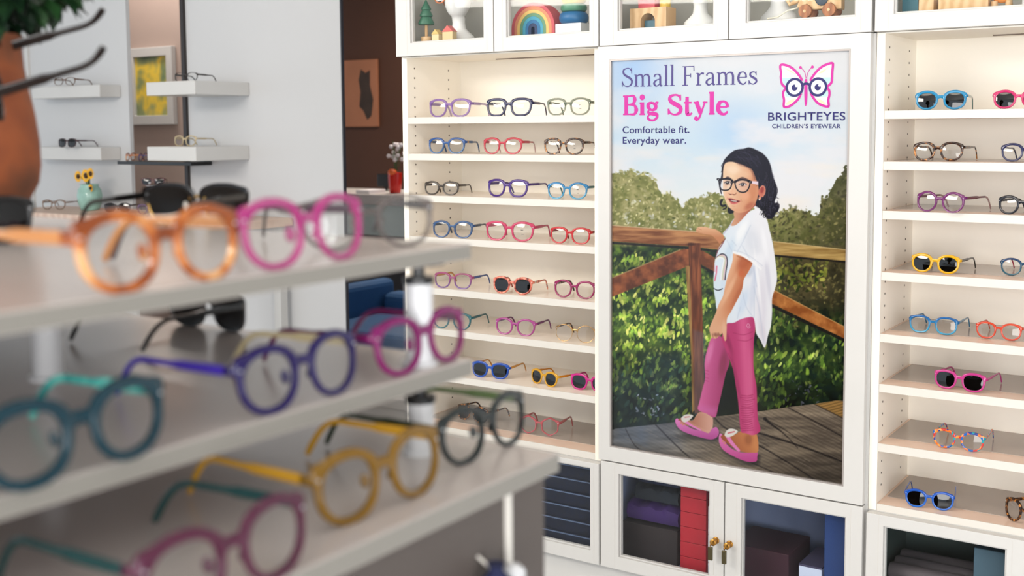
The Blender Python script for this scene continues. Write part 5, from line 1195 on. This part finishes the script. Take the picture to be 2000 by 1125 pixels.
b = MB(); b.ball((0, 0.004, 34*s), 26*s, 0.010, 26*s, 20, 12); b.build('mane', paint((226,140,60)), t, smooth=True)
b = MB(); b.ball((0, -0.007, 35*s), 15*s, 0.007, 15*s, 20, 12); b.build('face', paint((240,196,120)), t, smooth=True)
for dx in (-14, 12):
    b = MB(); b.lathe([(6*s,0),(7*s,2*s),(6*s,12*s)], (dx*s, 0, 0), 14); b.build('leg', WOOD, t, smooth=True)

# ------------------------------------------------------------------ contents of the lower cabinets
YL = 2.53
def L_(x, y, Y=YL): return onY(x, y, Y)
def boxpx(name, label, cat, x0, x1, ztop, zbot, Y, dep, m, bevel=0.002, group=None):
    a, c = onY(x0, 1040, Y)[0], onY(x1, 1040, Y)[0]
    b = MB(); b.box(-(c-a)/2, (c-a)/2, 0, dep, 0, ztop-zbot); o = b.build(name, m, None, bevel=bevel, smooth=False); o.location = ((a+c)/2, Y, zbot)
    return tag(o, label, cat, group)
M_NAVY = plain('navy_cloth', (10,20,46), 0.9, bump=1.0, bscale=900, vary=0.35, vscale=70)
M_SEAM = plain('pale_stitching', (110,126,160), 0.9)
z = BF+0.0004
names = ['lowest', 'second lowest', 'third', 'fourth', 'fifth', 'topmost']
for i in range(6):
    h = 0.0372; x0, x1 = -1.735, -1.452
    t = thing('folded_cloth', 'navy folded cloth, %s of the stack in the lower left cabinet' % names[i], 'cloth', ((x0+x1)/2, 2.515, z), group='navy folded cloths')
    w = (x1-x0)/2-0.004; n = 10
    b = MB(); pr = [(math.sin(PI*q/n)*-0.006, h/2-h/2*math.cos(PI*q/n)) for q in range(n+1)]
    vs = []
    for xx in (-w, w): vs += [(xx, 0.006+a, zz) for a, zz in pr]+[(xx, 0.20, h), (xx, 0.20, 0)]
    N = n+3; b.add(vs, [tuple(range(N)), tuple(range(2*N-1, N-1, -1))]+[(q, (q+1) % N, N+(q+1) % N, N+q) for q in range(N)])
    o = b.build('cloth', M_NAVY, t, smooth=True)
    b = MB()
    for q in range(64): xx = -w+2*w*(q+0.5)/64; b.box(xx-0.0014, xx+0.0014, -0.0010, 0.003, h*0.90, h*0.96)
    b.build('seam', M_SEAM, t); z += h+0.0004
boxpx('storage_box', 'dark brown box, lowest behind the left glass door under the poster', 'box', 1216, 1323, BF+0.092, BF+0.0004, 2.545, 0.12, plain('dark_brown_card', (36,26,28), 0.8, vary=0.2))
def cloth_roll(label, x0, x1, z0, h, m, seed):
    a, c = onY(x0, 1000, 2.54)[0], onY(x1, 1000, 2.54)[0]; w = c-a; n = 12
    rg = random.Random(seed); b = MB(); ring = []
    xs = [a+w*q/24 for q in range(25)]
    for q, x in enumerate(xs):
        e = 0.004*math.sin(q*0.7+seed)+0.002*rg.uniform(-1, 1)
        for k in range(n):
            an = 2*PI*k/n; ring.append((x, 2.60+0.055*math.copysign(abs(math.cos(an))**0.7, math.cos(an)), z0+h/2+(h/2+(e if math.sin(an) > 0.3 else 0))*math.copysign(abs(math.sin(an))**0.6, math.sin(an))))
    fs = []
    for q in range(24):
        for k in range(n): fs.append((q*n+k, q*n+(k+1) % n, (q+1)*n+(k+1) % n, (q+1)*n+k))
    fs += [tuple(range(n)), tuple(24*n+k for k in range(n-1, -1, -1))]
    b.add(ring, fs); o = b.build('folded_cloth', m, None, smooth=True); return tag(o, label, 'cloth')
cloth_roll('dark purple folded cloth lying on the brown box', 1222, 1322, BF+0.094, 0.052, plain('purple_cloth', (48,14,86), 0.8, vary=0.3, vscale=12), 1)
cloth_roll('dark green navy folded cloth above the purple cloth', 1238, 1322, BF+0.150, 0.044, plain('dark_green_cloth', (12,22,36), 0.85, vary=0.3, vscale=14), 2)
cloth_roll('dark blue folded cloth on top of the pile beside red boxes', 1244, 1322, BF+0.197, 0.034, plain('dark_blue_cloth', (14,26,64), 0.85, vary=0.3, vscale=14), 5)
M_RED = plain('red_card', (170,12,36), 0.55, vary=0.06, vscale=9)
nm = ['bottom', 'second from bottom', 'third from bottom', 'fourth from bottom', 'fifth from bottom', 'top']
for i in range(6): boxpx('red_box', 'flat red box, %s of the red stack behind the glass door' % nm[i], 'box', 1329, 1379, BF+0.0004+0.0385*(i+1)-0.0012, BF+0.0004+0.0385*i, 2.53, 0.16, M_RED, 0.0008, 'stacked red boxes')
M_WBOX = plain('white_card', (228,230,238), 0.6)
nm = ['lowest', 'second', 'third', 'fourth', 'topmost']
for i in range(5): boxpx('white_box', 'flat white box, %s of the white stack beside red boxes' % nm[i], 'box', 1383, 1404, BF+0.0004+0.036*(i+1)-0.001, BF+0.0004+0.036*i, 2.53, 0.16, M_WBOX, 0.0008, 'stacked white boxes')
boxpx('storage_box', 'dark maroon box in the cabinet right of the brass knobs', 'box', 1425, 1541, BF+0.086, BF+0.0004, 2.56, 0.15, plain('maroon_card', (52,14,32), 0.75))
boxpx('storage_box', 'white box with a dark top beside the dark blue panel', 'box', 1561, 1606, BF+0.074, BF+0.0004, 2.54, 0.13, [plain('pale_card', (200,208,232), 0.6)], 0.001)
b = MB(); a = onY(1561, 1040, 2.54)[0]; c = onY(1606, 1040, 2.54)[0]; b.box(a, c, 2.54, 2.67, BF+0.0744, BF+0.0790); tag(b.build('box_lid', plain('dark_lid', (62,58,86), 0.7), None), 'dark lid lying on the white box in the lower cabinet', 'lid')
boxpx('file_box', 'tall dark blue box standing at the right of the lower cabinet', 'box', 1610, 1660, BF+0.215, BF+0.0004, 2.53, 0.16, plain('deep_blue_card', (16,52,110), 0.6))
t = boxpx('storage_box', 'green box with dark ribbed top in the bottom right cabinet', 'box', 1735, 1885, BF+0.085, BF+0.0004, 2.53, 0.2, plain('green_card', (22,96,52), 0.7, vary=0.15))
M_RIB = plain('dark_grey_roll', (82,74,78), 0.6, vary=0.1)
nm = ['front', 'middle', 'rear']
for i in range(3):
    a = onY(1739, 1040, 2.53)[0]; c = onY(1893, 1040, 2.53)[0]; yy = 2.552+i*0.047; zz = BF+0.1052
    b = MB(); b.lathe([(0.017,a-0.005),(0.0195,a),(0.0195,c),(0.017,c+0.004)], (0, yy, zz), 24, 'x'); tag(b.build('fabric_roll', M_RIB, None, smooth=True), 'dark grey roll, %s of three lying on the green box' % nm[i], 'roll', 'dark rolls on the green box')
boxpx('storage_box', 'blue grey box at the far right behind the bottom right glass', 'box', 1903, 1972, BF+0.19, BF+0.0004, 2.56, 0.15, plain('blue_grey_card', (70,96,112), 0.7))

# ------------------------------------------------------------------ left background
YW = 3.5
def wall_block(label, xf0, xf1, xw, yt, yb):
    X1 = onY(xw, yt, YW)[0]
    d = ray(xf1, yt); Yf = d[1]*X1/d[0]
    A, B, C = onY(xf0, yt, Yf), onY(xf1, yt, Yf), onY(xf1, yb, Yf)
    b = MB(); b.box(A[0], X1, Yf, YW-0.001, C[2], B[2]); o = b.build('wall_shelf', M_WHITE, None, bevel=0.003)
    return tag(o, label, 'shelf', 'white block shelves on the back walls'), (A[0], X1, Yf, B[2])
s1 = wall_block('white block shelf, upper one on the wall beside the dark post', 285, 380, 487, 157, 184)[1]
s2_ = wall_block('white block shelf, lower one on the wall beside the dark post', 287, 382, 487, 287, 315)[1]
s3 = wall_block('white block shelf, upper one on the left wall behind the planter', 62, 194, 236, 165, 189)[1]
s4 = wall_block('white block shelf, lower one on the left wall above the sunflowers', 62, 196, 236, 288, 313)[1]
GB = 'glasses on the far wall shelves'
def far(label, px, py, sh, yaw, **kw):
    z = sh[3]; q = onZ(px, py, z); Y = min(max((sh[2]+0.05), q[1]), YW-0.16) if abs(yaw) < 0.8 else sh[2]+0.08
    p = onY(px, py, Y); return eyewear(label, (p[0], Y, z), yaw, 1.0, group=GB, rivet=False, n=28, **kw)
far('thin dark glasses on the upper shelf beside the dark post', 362, 150, s1, 0.2, shape='oval', rim=0.0018, front=A_((46,38,36)))
far('cream glasses on the lower shelf beside the dark post', 360, 280, s2_, 0.1, shape='soft', rim=0.004, front=A_((226,204,160)))
far('brown glasses on the upper shelf behind the planter glasses', 125, 160, s3, 0.3, shape='oval', rim=0.002, front=A_((120,84,60)))
far('maroon sunglasses on the lower left shelf above the sunflowers', 130, 284, s4, 0.1, shape='soft', rim=0.0026, front=A_((70,24,34)), sun=True)
# thin black ledge with small tortoise glasses
a, c = onY(229, 318, 3.38), onY(373, 318, 3.38)
b = MB(); b.box(a[0], c[0], 3.38, 3.499, a[2]-0.008, a[2]+0.008); tag(b.build('wall_ledge', M_BLACK, None, bevel=0.001), 'thin black ledge under the lower white block shelf', 'shelf')
for px, lb, fc in ((243, 'small amber tortoise glasses on the thin black ledge', A_(None, pat='amber')), (268, 'small blue and brown glasses on the thin black ledge', A_((70,60,110)))):
    p = onY(px, 312, 3.40); eyewear(lb, (p[0], 3.43, a[2]+0.008), -1.1, 0.8, front=fc, group=GB, rivet=False, n=24, tlen=0.10)
# framed picture in the niche
q0, q1 = onY(256, 96, 4.1), onY(348, 243, 4.1)
t = thing('framed_picture', 'white framed yellow and green picture on the taupe niche wall', 'picture', ((q0[0]+q1[0])/2, 4.099, q1[2]))
w = (q1[0]-q0[0])/2; h = q0[2]-q1[2]
b = MB(); b.frame(-w, w, 0, h, -w+0.05, w-0.05, 0.05, h-0.05, -0.03, 0); b.build('frame', M_WHITE, t, bevel=0.003)
b = MB(); b.box(-w+0.05, w-0.05, -0.014, -0.004, 0.05, h-0.05); b.build('print', ramp_mat('yellow_green_print', [(86,104,84),(150,160,110),(240,206,70),(120,140,100),(60,80,70)], 3.6, 0.4), t)
# console with sunflowers
q = onZ(200, 425, onY(200, 410, 3.40)[2]); zc_ = onY(200, 410, 3.40)[2]
x0, x1 = onY(68, 412, 3.35)[0], onY(470, 425, 3.2)[0]
t = thing('console_table', 'pale wooden console table along the left back wall', 'table', ((x0+x1)/2, 3.3, 0))
b = MB(); b.box(x0, x1, 3.14, 3.495, zc_-0.035, zc_); b.build('table_top', ramp_mat('pale_oak', [(206,176,158),(220,194,176)], 6, 0.5, kind='wave'), t, bevel=0.003, world=True)
for xx in (x0+0.04, x1-0.04):
    for yy in (3.18, 3.45):
        b = MB(); b.box(xx-0.02, xx+0.02, yy-0.02, yy+0.02, 0, zc_-0.035); b.build('leg', M_WHITE, t, world=True)
p = onY(176, 400, 3.36); s = px2m(1, p)
t = thing('vase', 'pale green glazed vase on the console holding sunflowers', 'vase', (p[0], 3.36, zc_))
b = MB(); b.lathe([(14*s,0),(17*s,1*s),(22*s,14*s),(24*s,28*s),(22*s,40*s),(17*s,47*s),(18*s,51*s),(15*s,51*s),(14*s,46*s)], n=36); b.build('body', plain('celadon_glaze', (150,188,176), 0.15, vary=0.08, vscale=30), t, smooth=True)
M_PET = plain('sunflower_petals', (240,182,24), 0.6, vary=0.1, vscale=80); M_CEN = plain('sunflower_centre', (64,40,18), 0.9); M_STEM = plain('stem_green', (70,96,50), 0.6)
for i, (dx, dz, r) in enumerate(((-18, 66, 12), (6, 68, 14), (21, 72, 12), (19, 44, 8))):
    f = thing('sunflower', ['yellow sunflower leaning left in the green vase', 'yellow sunflower upright in the middle of the green vase', 'yellow sunflower at the upper right of the green vase', 'small yellow sunflower drooping right of the green vase'][i], 'flower', (p[0], 3.36, zc_+42*s), group='sunflowers in the green vase')
    b = MB(); b.tube([(0,0,0),(dx*s*.3,-0.01,(dz-42)*s*.6),(dx*s,-0.02,(dz-42)*s)], 1.4*s, 6); b.build('stem', M_STEM, f, smooth=True)
    b = MB(); c = Vector((dx*s, -0.024, (dz-42)*s))
    for k in range(16):
        a = 2*PI*k/16; d = Vector((math.cos(a), -0.15, math.sin(a))); sd = Vector((-math.sin(a), 0, math.cos(a)))
        b.add([c+d*r*s*.35, c+d*r*s*.7+sd*r*s*.17+Vector((0,-0.003,0)), c+d*r*s, c+d*r*s*.7-sd*r*s*.17+Vector((0,-0.003,0)), c+d*r*s*.7+Vector((0,0.002,0))], [(0,1,4),(1,2,4),(2,3,4),(3,0,4),(0,3,2,1)])
    b.build('petals', M_PET, f)
    b = MB(); b.ball(c+Vector((0,-0.004,0)), r*s*.42, 0.006, r*s*.42, 14, 8); b.build('flower_head', M_CEN, f, smooth=True)
for px, lb, fc, yw, sn in ((228, 'dark glasses lying on the console beside the green vase', A_((40,34,40)), 0.5, True), (104, 'brown glasses lying on the console left of the green vase', A_((150,120,100)), 0.4, False), (290, 'clear violet glasses lying on the console right of the vase', A_((150,120,160), alpha=0.7), 0.3, False)):
    pp = onY(px, 405, 3.30); eyewear(lb, (pp[0], 3.30, zc_), yw, 1.0, front=fc, sun=sn, group='glasses on the console table', rivet=False, n=28)
pp = onY(308, 372, 3.36); s = px2m(1, pp); hh = onY(308, 362, 3.36)[2]-zc_
b = MB(); b.lathe([(0.04,0),(0.04,0.006),(0.006,0.008),(0.006,hh-0.006),(0.05,hh-0.005),(0.05,hh)], n=24); o = b.build('display_stand', plain('frosted_acrylic', (224,222,226), 0.3, alpha=0.7), None, smooth=True); o.location = (pp[0], 3.36, zc_); tag(o, 'frosted pedestal on the console under dark red sunglasses', 'stand')
eyewear('dark red sunglasses on a frosted pedestal above the console', (pp[0], 3.335, zc_+hh), 0.7, 0.8, shape='wayfarer', front=A_((92,22,34)), sun=True, rivet=False, n=28, tlen=0.07)
pp = onY(452, 448, 3.25); b = MB(); b.box(-0.07, 0.07, -0.05, 0.05, 0, 0.06); o = b.build('storage_box', plain('brown_card', (120,104,98), 0.7), None, bevel=0.002); o.location = (pp[0]-0.03, 3.26, zc_); tag(o, 'small brown box at the right end of the console', 'box')

# ------------------------------------------------------------------ corridor behind
q0, q1 = onY(671, 119, 7.0), onY(741, 247, 7.0)
t = thing('framed_picture', 'orange brown abstract picture on the dark corridor wall', 'picture', ((q0[0]+q1[0])/2, 6.999, q1[2]))
w = (q1[0]-q0[0])/2; h = q0[2]-q1[2]
b = MB(); b.box(-w, w, -0.02, 0, 0, h); b.build('canvas', plain('rust_canvas', (176,116,84), 0.8, vary=0.1, vscale=3), t)
b = MB()
pts = [(0.10,0.86),(0.36,0.80),(0.62,0.84),(0.60,0.62),(0.78,0.40),(0.66,0.16),(0.42,0.10),(0.20,0.24),(-0.02,0.30),(0.06,0.52),(-0.04,0.70)]
b.prism([(a*w, z*h) for a, z in pts], -0.0215, -0.0195); b.build('painted_figure', plain('dark_paint', (62,48,40), 0.8, vary=0.3, vscale=8), t)
YK = 5.4; zk = onY(730, 380, YK)[2]; xa, xb = onY(664, 380, YK)[0]-0.5, onY(800, 380, YK)[0]
t = thing('service_counter', 'white topped counter in front of the dark corridor wall', 'counter', ((xa+xb)/2, YK+0.3, 0))
b = MB(); b.box(xa, xb, YK, YK+0.55, zk-0.065, zk); b.build('counter_top', M_WHITE, t, bevel=0.004, world=True)
b = MB(); b.box(xa+0.03, xb-0.03, YK+0.04, YK+0.53, zk-0.26, zk-0.065); b.build('upper_front', plain('pale_teal_panel', (190,208,206), 0.5), t, world=True)
b = MB(); b.box(xa+0.03, xb-0.03, YK+0.04, YK+0.53, 0, zk-0.26); b.build('base', plain('dark_counter_panel', (40,42,50), 0.5), t, world=True)
p = onY(772, 374, YK+0.15); s = px2m(1, p)
t = thing('vase', 'bright red vase with white blossoms on the corridor counter', 'vase', (p[0], YK+0.15, zk))
b = MB(); b.lathe([(9*s,0),(11*s,2*s),(13*s,20*s),(14*s,40*s),(12*s,41*s)], n=28); b.build('body', plain('red_glaze', (206,34,24), 0.25), t, smooth=True)
b = MB()
rg = random.Random(5)
for k in range(7):
    e = Vector((rg.uniform(-4, 16)*s, rg.uniform(-.05,.05), rg.uniform(70, 105)*s)); b.tube([(0,0,38*s), (e[0]*.4, 0, e[2]*.6), e], 0.8*s, 5)
b.build('stems', M_STEM, t)
b = MB()
for k in range(16): b.ball((rg.uniform(-6, 17)*s, rg.uniform(-.04,.04), rg.uniform(66, 108)*s), 4*s, 4*s, 4*s, 8, 6)
b.build('blossoms', plain('white_blossom', (236,232,236), 0.7), t, smooth=True)
b = MB(); b.ball((1*s,-0.03,42*s), 9*s, 9*s, 6*s, 14, 8); b.build('fruit', paint((240,110,50)), t, smooth=True)
p = onY(720, 374, YK+0.1); s = px2m(1, p)
b = MB(); b.box(-17*s, 17*s, -0.08, 0.08, 0, 7*s); o = b.build('paper_stack', plain('paper', (226,226,230), 0.7), None, bevel=0.002); o.location = (p[0], YK+0.12, zk); tag(o, 'stack of white paper on the corridor counter', 'paper')
p = onY(745, 372, YK+0.35)
t = thing('desk_monitor', 'black desk monitor behind the paper on the counter', 'monitor', (p[0], YK+0.38, zk))
b = MB(); b.box(-16*s, 16*s, -0.012, 0.012, 8*s, 34*s); b.build('screen', M_BLACK, t, bevel=0.003)
b = MB(); b.box(-3*s, 3*s, 0.012, 0.02, 0, 16*s); b.box(-10*s, 10*s, -0.04, 0.06, 0, 1*s); b.build('stand', M_BLACK, t)
# blue armchair
M_BLUE = plain('blue_upholstery', (44,92,142), 0.7, vary=0.08, vscale=5)
p = onY(735, 600, 4.6); zt_ = p[2]
t = thing('armchair', 'blue upholstered armchair in front of the corridor counter', 'chair', (p[0], 4.75, 0))
b = MB(); b.box(-0.36, 0.36, -0.28, 0.30, 0.18, 0.44); b.build('seat', M_BLUE, t, bevel=0.04, seg=3)
b = MB(); b.box(-0.36, 0.36, 0.30, 0.46, 0.18, zt_); b.build('backrest', M_BLUE, t, bevel=0.05, seg=3)
for sx in (-1, 1):
    b = MB(); b.box(sx*0.37, sx*0.48, -0.28, 0.46, 0.14, 0.62); b.build('armrest', M_BLUE, t, bevel=0.04, seg=3)
    for yy in (-0.22, 0.38):
        b = MB(); b.lathe([(0.018,0),(0.024,0.20)], (sx*0.36, yy, 0), 12); b.build('leg', M_BLACK, t, smooth=True)

p = onY(740, 774, 4.0)
xa, xb = onY(676, 774, 4.0)[0], onY(802, 774, 4.0)[0]
t = thing('bench', 'low white bench in front of the blue armchair', 'bench', ((xa+xb)/2, 4.2, 0))
b = MB(); b.box(xa, xb, 4.0, 4.34, p[2]-0.05, p[2]); b.build('seat', M_WHITE, t, bevel=0.006, world=True)
b = MB(); b.box(xa+0.02, xb-0.02, 4.02, 4.32, 0, p[2]-0.05); b.build('base', M_WHITE, t, world=True)
